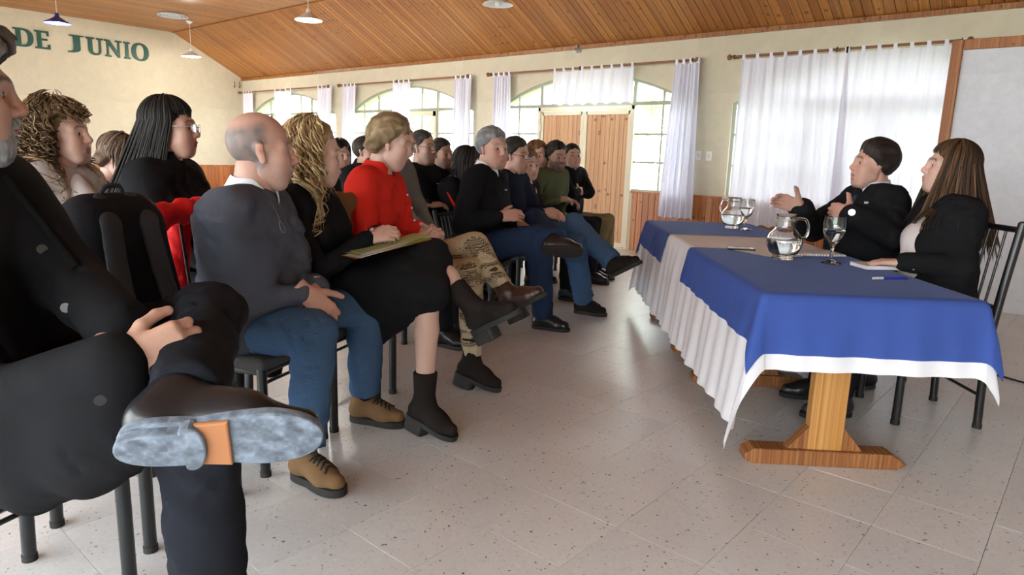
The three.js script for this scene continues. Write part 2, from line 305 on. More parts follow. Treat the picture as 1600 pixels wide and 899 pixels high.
function curtain(label, t0, t1, b0, b1, yTop, yBot, folds, amp, tabs, gather) {
  const NX = 90, NY = 36, pos = [], uv = [], idx = [], ph = rnd() * 9;
  for (let j = 0; j <= NY; j++) for (let i = 0; i <= NX; i++) {
    const u = i / NX, v = j / NY, w0 = t0 + (t1 - t0) * u, w1 = b0 + (b1 - b0) * u;
    let x = w0 + (w1 - w0) * v; if (gather) { const m = (t0 + t1) / 2, k = 1 - gather * Math.exp(-((v - 0.55) ** 2) / 0.03); x = m + (x - m) * k; }
    const a = amp * (0.5 + 0.5 * v + 0.25 * noise(u * 6, v * 2, ph));
    const z = a * Math.sin(u * folds * 2 * Math.PI + ph + 0.6 * noise(u * 4, v * 3, ph + 4)) + a * 0.5 * Math.sin(u * folds * 4.7 * Math.PI + v * 2 + ph);
    pos.push(x, yTop + (yBot + 0.012 * Math.sin(u * folds * 6 + ph) - yTop) * v, z + 0.02 * v); uv.push(u, v);
    if (i < NX && j < NY) { const a0 = j * (NX + 1) + i; idx.push(a0, a0 + NX + 1, a0 + 1, a0 + 1, a0 + NX + 1, a0 + NX + 2); }
  }
  const g = new THREE.BufferGeometry(); g.setAttribute('position', new THREE.Float32BufferAttribute(pos, 3)); g.setAttribute('uv', new THREE.Float32BufferAttribute(uv, 2)); g.setIndex(idx); g.computeVertexNormals();
  const o = thing('curtain', label, 'curtain', [0, 0, ZW + 0.1]);
  part('cloth', g, sheer, o);
  for (let k = 0; k < tabs; k++) { const x = t0 + 0.02 + (t1 - t0 - 0.04) * (tabs > 1 ? k / (tabs - 1) : 0.5); part('tab', merge([box(0.035, 0.06, 0.003, x, yTop + 0.02, 0.017), box(0.035, 0.06, 0.003, x, yTop + 0.02, -0.017), box(0.035, 0.003, 0.036, x, yTop + 0.051, 0)]), tabMat, o); }
  return o;
}
const cx_ = (px, py) => onZ(px, py, ZW + 0.1).x, YT = 2.352;
curtain('white sheer curtain tied to the wall end of the rod by the end wall', cx_(379, 150) + 0.06, cx_(395, 150), cx_(379, 230) + 0.06, cx_(397, 230), YT, 0.5, 4, 0.03, 4);
curtain('white sheer curtain gathered at the middle of the end window', cx_(430, 143), cx_(456, 143), cx_(430, 230), cx_(456, 230), YT, 0.5, 5, 0.03, 4, 0.35);
curtain('white sheer curtain at the door side of the end window', cx_(497, 138), cx_(518, 138), cx_(495, 230), cx_(512, 230), YT, 0.5, 4, 0.03, 4, 0.2);
curtain('white sheer curtain at the end-wall side of the second window', cx_(537, 138), cx_(556, 138), cx_(533, 230), cx_(553, 230), YT, 0.5, 4, 0.03, 4);
curtain('white sheer curtain gathered at the middle of the second window', cx_(615, 130), cx_(641, 130), cx_(614, 230), cx_(640, 230), YT, 0.5, 5, 0.03, 4);
curtain('white sheer curtain hanging at the door side of the second window', cx_(712, 123), cx_(737, 123), cx_(709, 230), cx_(735, 230), YT, 0.5, 5, 0.03, 4);
curtain('white sheer curtain hanging left of the wooden double door', cx_(771, 120), cx_(798, 120), cx_(766, 230), cx_(800, 230), YT, 0.5, 5, 0.03, 4);
curtain('short white valance with tabs hanging above the wooden double door', cx_(866, 115), cx_(991, 105), cx_(864, 166), cx_(990, 162), YT, 1.91, 7, 0.014, 9);
curtain('white sheer curtain hanging right of the door, beside the light switches', cx_(1056, 100), cx_(1094, 97), cx_(1031, 338), cx_(1083, 341), YT, 0.49, 5, 0.035, 4);
curtain('wide white sheer curtain hanging behind the far water jug', cx_(1160, 95), cx_(1326, 86), cx_(1135, 360), cx_(1316, 350), YT, 0.49, 9, 0.018, 8);
curtain('white sheer curtain hanging behind the gesturing man, beside the white panel', cx_(1322, 86), -1.22, cx_(1292, 350), -1.2, YT, 0.49, 8, 0.016, 8);
// switches, bracket
{
  for (const [px, py, l] of [[1092, 243, 'white wall socket plate next to the curtain by the door'], [1108, 244, 'white light switch plate on the cream wall between two curtains']]) {
    const p = onZ(px, py, ZW), o = thing('wall_switch', l, 'switch', [p.x, p.y, ZW]);
    part('plate', rbox(0.07, 0.11, 0.012, 0.004, 0, 0, 0.006), plain(0.75, 0.73, 0.7, 0.4), o); part('rocker', rbox(0.025, 0.04, 0.008, 0.002, 0, 0, 0.014), plain(0.6, 0.58, 0.56, 0.4), o);
  }
  const p = onZ(905, 76, ZW), o = thing('wall_bracket', 'small grey metal bracket high on the wall above the door', 'bracket', [p.x, p.y, ZW]);
  const gm = plain(0.2, 0.21, 0.25, 0.5, 0.5);
  part('back_plate', box(0.08, 0.11, 0.008, 0, 0, 0.004), gm, o); part('arm', box(0.03, 0.03, 0.06, 0, 0.02, 0.035), gm, o); part('hook', new THREE.TorusGeometry(0.025, 0.006, 6, 14).translate(0, -0.01, 0.06), gm, o);
  const q = onX(377, 133, XL), h = thing('corner_hook', 'small dark hooks in the wall corner under the ceiling', 'hook', [XL, q.y, ZW + 0.03]);
  for (const k of [0, 1]) part('hook', tube([V(0.02, 0.06, 0.05 + k * 0.12), V(0.04, -0.02, 0.05 + k * 0.12), V(0.02, -0.07, 0.05 + k * 0.12), V(0.0, -0.04, 0.05 + k * 0.12)], 0.008, 12, 6), darkWood, h);
}
// pendant lamps
function pendant(px, py, shadeMat, label, lit) {
  const p = onFloor(px, py, 2.84), o = thing('pendant_lamp', label, 'lamp', [p.x, 2.84, p.z]);
  const white = plain(0.85, 0.86, 0.88, 0.35), drop = FLAT - 2.84;
  part('ceiling_rose', lathe([[0.0, drop], [0.06, drop], [0.055, drop - 0.02], [0.02, drop - 0.05], [0.006, drop - 0.055]], 20), white, o);
  part('cord', bar(V(0, 0.1, 0), V(0, drop - 0.05, 0), 0.004, 0.004, 8), white, o);
  part('lamp_holder', lathe([[0, 0.14], [0.02, 0.135], [0.026, 0.12], [0.03, 0.075], [0.025, 0.06], [0, 0.06]], 18), shadeMat, o);
  part('shade', lathe([[0.03, 0.09], [0.045, 0.075], [0.1, 0.04], [0.165, 0.004], [0.172, -0.006], [0.168, -0.007], [0.1, 0.034], [0.045, 0.068], [0.03, 0.08]], 40), shadeMat, o);
  const bulb = new THREE.MeshStandardMaterial({ color: lin(0.9, 0.9, 0.88), emissive: lin(1, 0.95, 0.86), emissiveIntensity: lit ? 5 : 0, roughness: 0.3 });
  part('bulb', new THREE.SphereGeometry(0.036, 16, 12).translate(0, 0.012, 0), bulb, o);
  if (lit) { const l = new THREE.PointLight(lin(1, 0.93, 0.82), 3); l.position.set(0, -0.04, 0); l.castShadow = true; l.shadow.radius = 2; o.add(l); }
}
const whiteEnamel = plain(0.82, 0.83, 0.86, 0.3), blueEnamel = plain(0.02, 0.03, 0.28, 0.25);
pendant(299, 88, whiteEnamel, 'white pendant lamp nearest the end wall corner', true);
pendant(90, 36, blueEnamel, 'blue enamel pendant lamp above the green lettering', true);
pendant(482, 31, whiteEnamel, 'white pendant lamp before the wooden ceiling slope', true);
pendant(778, 7, whiteEnamel, 'white pendant lamp hanging closest to the door', false);
{
  const p = onFloor(270, 23, FLAT), o = thing('ceiling_vent', 'round grey ring vent on the flat ceiling beside a lamp rose', 'vent', [p.x, FLAT, p.z]);
  const m = plain(0.5, 0.52, 0.55, 0.5);
  for (const r of [0.24, 0.18, 0.12, 0.06]) part('ring', new THREE.TorusGeometry(r, 0.018, 8, 32).rotateX(Math.PI / 2).translate(0, -0.016, 0), m, o);
}
// outdoors: lawn and trees beyond the glass
{
  const lawn = struct('ground'); part('lawn', box(70, 0.1, 34, -8, -0.16, ZW - 17.3), plain(0.2, 0.26, 0.12, 0.95), lawn); part('yard', box(70, 0.1, 20, -8, -0.16, ZS + 10.3), plain(0.45, 0.43, 0.38, 0.95), lawn);
  const bark = plain(0.3, 0.26, 0.22, 0.9), leafM = new THREE.MeshPhysicalMaterial({ color: lin(0.5, 0.6, 0.36), roughness: 0.9, transmission: 0.4, thickness: 0, side: THREE.DoubleSide });
  const quad = new THREE.PlaneGeometry(0.16, 0.09);
  const spots = [[-25.5, -18, 3.6], [-21.5, -16, 3.2], [-17.2, -15, 3.4], [-13.6, -17.5, 4.2], [-9.0, -15.5, 3.2], [-5.2, -16, 3.6], [-29, -14, 3]];
  spots.forEach(([x, z, h], i) => {
    const o = thing('tree', 'leafy tree in the garden outside the windows', 'tree', [x, -0.11, z], 0, 'trees in the garden');
    const g = [bar(V(0, 0, 0), V(0.1, h * 0.6, 0), 0.14, 0.09, 10)];
    for (let k = 0; k < 7; k++) { const a = k * 2.4 + i; g.push(bar(V(0.08, h * (0.4 + 0.03 * k), 0), V(Math.cos(a) * 0.9, h * (0.7 + 0.04 * k), Math.sin(a) * 0.9), 0.05, 0.02, 6)); }
    part('trunk', merge(g), bark, o);
    const ls = []; for (let k = 0; k < 900; k++) { const a = rr(0, 6.28), b = Math.acos(rr(-1, 1)), q = Math.pow(rnd(), 0.45) * h * 0.38; ls.push(quad.clone().rotateX(rr(0, 6)).rotateY(rr(0, 6)).translate(q * Math.sin(b) * Math.cos(a), h * 0.85 + q * Math.cos(b), q * Math.sin(b) * Math.sin(a))); }
    const m = part('foliage', merge(ls), leafM, o); m.userData.kind = 'stuff';
  });
}

// ---------------------------------------------------------------- the speakers' tables
const TU = V(-0.62318, 0, -0.78208), TV = V(0.78208, 0, -0.62318), TP = V(-0.93, 0, -2.564), TTOP = 0.715;
const tableM = new THREE.Matrix4().makeBasis(TV, UP, TU.clone().negate()).setPosition(TP);   // local x = across, z = -along
const T = (w, s, y = 0) => V(w, y, -s).applyMatrix4(tableM);
const tTurn = Math.atan2(-TV.z, TV.x);
const onTable = (w, s, y = TTOP + 0.0055) => { const p = T(w, s, y); return [p.x, p.y, p.z]; };
{
  const pine = new THREE.MeshStandardMaterial({ map: woodTex(333, '196,140,74', '112,58,22', 9), roughness: 0.5 }), footW = new THREE.MeshStandardMaterial({ map: woodTex(334, '150,92,48', '60,30,12', 6), roughness: 0.55 });
  const stop = (s0, s1, f0, f1, label) => {
    const o = thing('trestle_table', label, 'table', [TP.x, 0, TP.z], tTurn);
    part('tabletop', uvBox(rbox(0.78, 0.03, s1 - s0, 0.006, 0.395, TTOP - 0.018, -(s0 + s1) / 2)), pine, o);
    part('stretcher', uvBox(box(0.045, 0.1, f1 - f0 + 0.16, 0.31, 0.46, -(f0 + f1) / 2)), footW, o);
    for (const f of [f0, f1]) {
      part('leg', uvBox(rbox(0.14, TTOP - 0.09, 0.05, 0.006, 0.31, (TTOP - 0.09) / 2 + 0.05, -f)).rotateY(0), pine, o);
      const fs = new THREE.Shape([[0, 0.012], [0.03, 0], [0.6, 0], [0.63, 0.02], [0.575, 0.055], [0.03, 0.055], [0, 0.035]].map(([a, b]) => new THREE.Vector2(a, b)));
      part('foot', uvBox(new THREE.ExtrudeGeometry(fs, { depth: 0.08, bevelEnabled: true, bevelSize: 0.005, bevelThickness: 0.005, bevelSegments: 2 }).translate(-0.005, 0.0055, -f - 0.04)), footW, o);
      for (const q of [-1, 1]) { const b = new THREE.Shape([[0, 0], [q * 0.085, 0], [0, 0.1]].map(([a, c]) => new THREE.Vector2(a, c))); part('brace', uvBox(new THREE.ExtrudeGeometry(b, { depth: 0.045, bevelEnabled: false }).translate(0.31 + q * 0.07, 0.06, -f - 0.022)), footW, o); }
      part('wedge', rbox(0.04, 0.13, 0.05, 0.006, 0.335, 0.5, -f + (f === f0 ? 0.035 : -0.035)), footW, o);
      part('top_bearer', uvBox(box(0.6, 0.05, 0.06, 0.38, TTOP - 0.06, -f)), footW, o);
    }
  };
  stop(0.005, 1.48, 0.08, 1.06, 'pine trestle table under the near blue cloth');
  stop(1.5, 2.97, 1.66, 2.55, 'pine trestle table under the far blue cloth');
}
// cloths draped over the table tops
function cloth(label, name, mat, s0, s1, w0, w1, S, Wd, top, flare, fold, sd) {
  // cloth spans s0..s1 along and w0..w1 across (flat cloth coordinates); table top covers S = [a,b], Wd = [a,b]
  const NS = Math.round((s1 - s0) / 0.022), NW = Math.round((w1 - w0) / 0.022), pos = [], uv = [], idx = [];
  for (let j = 0; j <= NS; j++) for (let i = 0; i <= NW; i++) {
    const s = s0 + (s1 - s0) * j / NS, w = w0 + (w1 - w0) * i / NW;
    const cs = Math.min(Math.max(s, S[0]), S[1]), cw = Math.min(Math.max(w, Wd[0]), Wd[1]);
    const ds = s - cs, dw = w - cw, r = Math.hypot(ds, dw);
    let X = cw, Z = cs, Y = top;
    if (r > 1e-6) {
      const as = Math.abs(ds) / r, aw = Math.abs(dw) / r, corner = Math.min(as, aw);
      const along = Math.abs(ds) > Math.abs(dw) ? w : s;
      const f = fold * (0.35 + r * 2.2) * (Math.sin(along * 17 + sd + 1.5 * noise(along * 3, sd, 2)) * 0.35 + Math.sin(along * 43 + sd * 2 + 2 * noise(along * 5, 1, 2)) * 0.3) * Math.max(0, 1 - corner * 1.6);
      const rd = 0.018, out = r < rd * 1.57 ? rd * Math.sin(r / rd) : rd + (r - rd * 1.57) * flare * (1 + 2 * corner) + f * Math.min(1, r * 6) + 0.012 * Math.min(1, r * 6);
      const dn = r < rd * 1.57 ? rd * (1 - Math.cos(r / rd)) : rd + (r - rd * 1.57) * Math.sqrt(Math.max(0.2, 1 - flare * flare));
      X += Math.sign(dw) * aw * out; Z += Math.sign(ds) * as * out; Y = top - dn * (1 + 0.0 * corner);
    } else Y += 0.0012 * (noise(w * 9, s * 9, sd) - 0.5);
    pos.push(X, Y, -Z); uv.push(w, s);
    if (i < NW && j < NS) { const a = j * (NW + 1) + i; idx.push(a, a + 1, a + NW + 1, a + 1, a + NW + 2, a + NW + 1); }
  }
  const g = new THREE.BufferGeometry(); g.setAttribute('position', new THREE.Float32BufferAttribute(pos, 3)); g.setAttribute('uv', new THREE.Float32BufferAttribute(uv, 2)); g.setIndex(idx); g.computeVertexNormals();
  mat.side = THREE.DoubleSide;
  return single(name, g, mat, label, 'tablecloth', [TP.x, 0, TP.z], tTurn);
}
const blueCloth = fabric(0.05, 0.095, 0.36, { rough: 0.8, bump: 0.0006 }), whiteCloth = fabric(0.85, 0.84, 0.9, { rough: 0.85, bump: 0.0006 });
blueCloth.sheen = 0.6; blueCloth.sheenRoughness = 0.45; blueCloth.sheenColor = lin(0.35, 0.38, 0.55);
cloth('long white tablecloth hanging under both blue cloths', 'tablecloth', whiteCloth, -0.3, 3.27, -0.57, 1.05, [0, 2.98], [0, 0.79], TTOP, 0.1, 0.016, 4.1);
cloth('near blue tablecloth under the pen, notepad and water jug', 'tablecloth', blueCloth, -0.25, 1.31, -0.22, 0.99, [-0.012, 1.31], [-0.012, 0.802], TTOP + 0.003, 0.11, 0.016, 4.1);
cloth('far blue tablecloth under the jug by the curtain', 'tablecloth', blueCloth.clone(), 1.99, 3.22, -0.22, 0.99, [1.99, 2.992], [-0.012, 0.802], TTOP + 0.003, 0.11, 0.016, 4.1);

// glassware
const clear = new THREE.MeshPhysicalMaterial({ color: lin(0.97, 0.99, 0.98), transmission: 1, roughness: 0.01, thickness: 0.004, ior: 1.48 });
const water = new THREE.MeshPhysicalMaterial({ color: lin(0.97, 0.99, 1), transmission: 1, roughness: 0.0, thickness: 0.08, ior: 1.33 });
function jug(w, s, label, sc, turn) {
  const o = thing('water_jug', label, 'jug', onTable(w, s), turn);
  const out = [[0, 0], [0.042, 0], [0.044, 0.008], [0.04, 0.016], [0.058, 0.03], [0.07, 0.055], [0.071, 0.08], [0.062, 0.104], [0.045, 0.122], [0.039, 0.134], [0.039, 0.175], [0.042, 0.186]];
  const inn = [[0.039, 0.186], [0.036, 0.175], [0.036, 0.134], [0.042, 0.12], [0.059, 0.102], [0.068, 0.08], [0.067, 0.055], [0.055, 0.032], [0.035, 0.02], [0, 0.018]];
  part('glass_body', lathe([...out, ...inn].map(([a, b]) => [a * sc, b * sc]), 40), clear, o);
  part('handle', tube([V(0.04, 0.17, 0), V(0.075, 0.165, 0), V(0.088, 0.13, 0), V(0.08, 0.095, 0), V(0.064, 0.09, 0)].map((p) => p.multiplyScalar(sc)), 0.006 * sc, 24, 8), clear, o);
  part('neck_band', new THREE.TorusGeometry(0.0405 * sc, 0.003 * sc, 8, 36).rotateX(Math.PI / 2).translate(0, 0.16 * sc, 0), clear, o);
  part('water', lathe([[0, 0.0185], [0.0345, 0.0205], [0.0545, 0.0325], [0.0665, 0.055], [0.0675, 0.08], [0.066, 0.086], [0, 0.086]].map(([a, b]) => [a * sc, b * sc]), 40), water, o);
}
function goblet(w, s, label, sc) {
  const o = thing('water_goblet', label, 'glass', onTable(w, s));
  part('glass_bowl', lathe([[0, 0], [0.034, 0], [0.033, 0.004], [0.01, 0.01], [0.0055, 0.02], [0.005, 0.05], [0.008, 0.062], [0.024, 0.08], [0.035, 0.105], [0.0375, 0.13], [0.036, 0.16], [0.0345, 0.16], [0.036, 0.13], [0.0335, 0.106], [0.022, 0.083], [0.004, 0.068], [0, 0.067]].map(([a, b]) => [a * sc, b * sc]), 36), clear, o);
  part('water', lathe([[0, 0.0675], [0.0035, 0.0685], [0.0215, 0.0835], [0.033, 0.1065], [0.0345, 0.117], [0, 0.117]].map(([a, b]) => [a * sc, b * sc]), 36), water, o);
}
jug(0.37, 0.93, 'large glass jug of water between the phone and the goblet', 1.24, tTurn - 0.1);
goblet(0.575, 0.84, 'stemmed water goblet in front of the gesturing man', 1.45);
jug(0.54, 2.53, 'water jug on the far blue cloth by the curtain', 1.22, tTurn + 2.4);
goblet(0.6, 2.4, 'stemmed goblet beside the far water jug', 1.4);
{
  const p = thing('mobile_phone', 'black mobile phone lying on the near blue cloth', 'phone', onTable(0.25, 1.26), tTurn + 0.25);
  part('body', rbox(0.075, 0.009, 0.15, 0.004, 0, 0.0045, 0).rotateY(1.2), plain(0.02, 0.02, 0.022, 0.3), p); part('screen', box(0.066, 0.0008, 0.135, 0, 0.0095, 0).rotateY(1.2), plain(0.3, 0.32, 0.33, 0.12), p);
  const nb = thing('spiral_notebook', 'open white spiral notebook beside the water jug', 'notebook', onTable(0.57, 1.12), tTurn + 0.08);
  part('cover', box(0.34, 0.003, 0.21, 0.02, 0.0015, -0.06), plain(0.3, 0.24, 0.34, 0.5), nb);
  part('page_block', box(0.33, 0.009, 0.2, 0.02, 0.0075, -0.06), plain(0.8, 0.79, 0.82, 0.7), nb);
  for (let k = 0; k < 20; k++) part('spiral_ring', new THREE.TorusGeometry(0.0085, 0.0018, 6, 12).rotateY(Math.PI / 2).translate(-0.13 + k * 0.0158, 0.008, 0.042), plain(0.75, 0.75, 0.78, 0.25, 0.8), nb);
  const sh = thing('paper_sheet', 'loose white paper sheet lying beside the phone', 'paper', onTable(0.36, 1.14, TTOP + 0.005), tTurn + 0.5);
  const pg = new THREE.PlaneGeometry(0.21, 0.297, 10, 10).rotateX(-Math.PI / 2); for (let i = 0; i < pg.attributes.position.count; i++) pg.attributes.position.setY(i, 0.001 + 0.004 * Math.max(0, noise(pg.attributes.position.getX(i) * 14, 0.3, pg.attributes.position.getZ(i) * 14) - 0.4)); pg.computeVertexNormals();
  const sheetM = plain(0.82, 0.81, 0.85, 0.7); sheetM.side = THREE.DoubleSide; part('sheet', pg, sheetM, sh);
  const pd = thing('notepad', 'thick white notepad under the woman\'s hand', 'notepad', onTable(0.76, 0.745), tTurn + 0.12);
  part('page_block', rbox(0.2, 0.016, 0.14, 0.003, 0, 0.008, 0), plain(0.84, 0.82, 0.82, 0.6), pd); part('cover', rbox(0.204, 0.003, 0.144, 0.001, 0, 0.0175, 0), plain(0.72, 0.68, 0.68, 0.5), pd);
  const pen = thing('pen', 'blue ballpoint pen with a white cap on the near blue cloth', 'pen', onTable(0.66, 0.405), tTurn + 0.27);
  part('barrel', bar(V(-0.045, 0.006, 0), V(0.078, 0.005, 0), 0.0055, 0.0045), plain(0.02, 0.03, 0.55, 0.3), pen); part('tip', bar(V(0.078, 0.005, 0), V(0.095, 0.004, 0), 0.0035, 0.001), plain(0.6, 0.6, 0.62, 0.3, 0.7), pen); part('cap', bar(V(-0.095, 0.006, 0), V(-0.045, 0.006, 0), 0.006, 0.0065), plain(0.8, 0.8, 0.85, 0.3), pen);
  single('power_cable', tube([onFloor(1180, 590), onFloor(1230, 570), onFloor(1290, 585), onFloor(1370, 584), onFloor(1420, 587), onFloor(1500, 583), onFloor(1555, 588), onFloor(1605, 601), onFloor(1700, 612)].map((q) => q.setY(0.007)), 0.006, 80, 6), plain(0.015, 0.015, 0.015, 0.5), 'thin black cable lying on the floor behind the tables', 'cable');
}

// ---------------------------------------------------------------- distance fields for bodies and soft things
const smin = (a, b, k) => { const h = k - Math.abs(a - b); return h > 0 ? Math.min(a, b) - h * h / (4 * k) : Math.min(a, b); };
const smax = (a, b, k) => -smin(-a, -b, k);
class Field {
  constructor(lo, hi, c) { this.c = c; this.lo = lo.clone().subScalar(3 * c); this.n = [0, 1, 2].map((i) => Math.ceil((hi.getComponent(i) - lo.getComponent(i)) / c) + 7); this.d = new Float32Array(this.n[0] * this.n[1] * this.n[2]).fill(1); }
  each(lo, hi, fn) {
    const { c, n, d } = this, L = this.lo, r = (v, i) => Math.max(0, Math.min(n[i] - 1, v));
    const i0 = r(Math.floor((lo.x - L.x) / c), 0), i1 = r(Math.ceil((hi.x - L.x) / c), 0), j0 = r(Math.floor((lo.y - L.y) / c), 1), j1 = r(Math.ceil((hi.y - L.y) / c), 1), k0 = r(Math.floor((lo.z - L.z) / c), 2), k1 = r(Math.ceil((hi.z - L.z) / c), 2);
    for (let k = k0; k <= k1; k++) for (let j = j0; j <= j1; j++) { let q = (k * n[1] + j) * n[0] + i0; const y = L.y + j * c, z = L.z + k * c; for (let i = i0; i <= i1; i++, q++) d[q] = fn(L.x + i * c, y, z, d[q]); }
  }
  all(fn) { this.each(this.lo, this.lo.clone().add(V(this.n[0], this.n[1], this.n[2]).multiplyScalar(this.c)), fn); return this; }
  // tapered capsule; flat = [axis, factor] squeezes it along the axis
  cone(a, b, ra, rb, k = 0.03, flat, cut) {
    const R = Math.max(ra, rb) + k + 3 * this.c, dx = b.x - a.x, dy = b.y - a.y, dz = b.z - a.z, L2 = dx * dx + dy * dy + dz * dz || 1e-9;
    const fx = flat ? flat[0].x : 0, fy = flat ? flat[0].y : 0, fz = flat ? flat[0].z : 0, fs = flat ? flat[1] - 1 : 0;
    this.each(V(Math.min(a.x, b.x) - R, Math.min(a.y, b.y) - R, Math.min(a.z, b.z) - R), V(Math.max(a.x, b.x) + R, Math.max(a.y, b.y) + R, Math.max(a.z, b.z) + R), (x, y, z, o) => {
      const px = x - a.x, py = y - a.y, pz = z - a.z; let t = (px * dx + py * dy + pz * dz) / L2; t = t < 0 ? 0 : t > 1 ? 1 : t;
      let qx = px - t * dx, qy = py - t * dy, qz = pz - t * dz;
      if (flat) { const e = (qx * fx + qy * fy + qz * fz) * fs; qx += e * fx; qy += e * fy; qz += e * fz; }
      const dd = Math.sqrt(qx * qx + qy * qy + qz * qz) - (ra + (rb - ra) * t);
      return cut ? smax(o, -dd, k) : smin(o, dd, k);
    });
    return this;
  }
  ball(p, r, k = 0.02, cut) { return this.cone(p, p, r, r, k, null, cut); }
  ell(p, rx, ry, rz, k = 0.02, cut) {
    const m = Math.min(rx, ry, rz), R = Math.max(rx, ry, rz) + k + 3 * this.c;
    this.each(V(p.x - R, p.y - R, p.z - R), V(p.x + R, p.y + R, p.z + R), (x, y, z, o) => {
      const a = (x - p.x) / rx, b = (y - p.y) / ry, c = (z - p.z) / rz, l = Math.sqrt(a * a + b * b + c * c), g = Math.sqrt((a / rx) ** 2 + (b / ry) ** 2 + (c / rz) ** 2);
      const dd = g > 1e-9 ? l * (l - 1) / g : -m; return cut ? smax(o, -dd, k) : smin(o, dd, k);
    });
    return this;
  }
  halfspace(p, n, k = 0.008) { return this.all((x, y, z, o) => o > 0.2 ? o : smax(o, (x - p.x) * n.x + (y - p.y) * n.y + (z - p.z) * n.z, k)); }   // keeps what lies against n
  ripple(fn) { return this.all((x, y, z, o) => (o < 0.05 && o > -0.05 ? o + fn(x, y, z) : o)); }
  mesh(colour) {
    const { n, d, c } = this, L = this.lo, [nx, ny, nz] = n, ids = new Int32Array(nx * ny * nz).fill(-1), pos = [], idx = [], col = [], uv = [];
    const sy = nx, sz = nx * ny, off = [0, 1, sy, sy + 1, sz, sz + 1, sz + sy, sz + sy + 1];
    const E = [[0, 1], [2, 3], [4, 5], [6, 7], [0, 2], [1, 3], [4, 6], [5, 7], [0, 4], [1, 5], [2, 6], [3, 7]];
    for (let k = 0; k < nz - 1; k++) for (let j = 0; j < ny - 1; j++) for (let i = 0; i < nx - 1; i++) {
      const q = i + j * sy + k * sz; let m = 0; for (let e = 0; e < 8; e++) if (d[q + off[e]] < 0) m |= 1 << e;
      if (m === 0 || m === 255) continue;
      let x = 0, y = 0, z = 0, w = 0;
      for (const [a, b] of E) { const A = d[q + off[a]], B = d[q + off[b]]; if ((A < 0) === (B < 0)) continue; const t = A / (A - B); x += (a & 1) + t * ((b & 1) - (a & 1)); y += ((a >> 1) & 1) + t * (((b >> 1) & 1) - ((a >> 1) & 1)); z += ((a >> 2) & 1) + t * (((b >> 2) & 1) - ((a >> 2) & 1)); w++; }
      ids[q] = pos.length / 3; const X = L.x + (i + x / w) * c, Y = L.y + (j + y / w) * c, Z = L.z + (k + z / w) * c;
      pos.push(X, Y, Z); uv.push(X + Z * 0.83, Y + Z * 0.27); if (colour) col.push(...colour(X, Y, Z));
    }
    const quad = (a, b, e, f, flip) => { if (a < 0 || b < 0 || e < 0 || f < 0) return; if (flip) idx.push(a, e, b, b, e, f); else idx.push(a, b, e, b, f, e); };
    for (let k = 1; k < nz - 1; k++) for (let j = 1; j < ny - 1; j++) for (let i = 1; i < nx - 1; i++) {
      const q = i + j * sy + k * sz, s = d[q] < 0;
      if (s !== d[q + 1] < 0) quad(ids[q - sy - sz], ids[q - sz], ids[q - sy], ids[q], !s);
      if (s !== d[q + sy] < 0) quad(ids[q - 1 - sz], ids[q - 1], ids[q - sz], ids[q], !s);
      if (s !== d[q + sz] < 0) quad(ids[q - 1 - sy], ids[q - sy], ids[q - 1], ids[q], !s);
    }
    const g = new THREE.BufferGeometry(); g.setAttribute('position', new THREE.Float32BufferAttribute(pos, 3)); g.setAttribute('uv', new THREE.Float32BufferAttribute(uv, 2));
    if (colour) g.setAttribute('color', new THREE.Float32BufferAttribute(col, 3)); g.setIndex(idx); g.computeVertexNormals(); return g;
  }
}
const mixC = (a, b, t) => [a[0] + (b[0] - a[0]) * t, a[1] + (b[1] - a[1]) * t, a[2] + (b[2] - a[2]) * t];
const step = (a, b, x) => { const t = Math.max(0, Math.min(1, (x - a) / (b - a))); return t * t * (3 - 2 * t); };

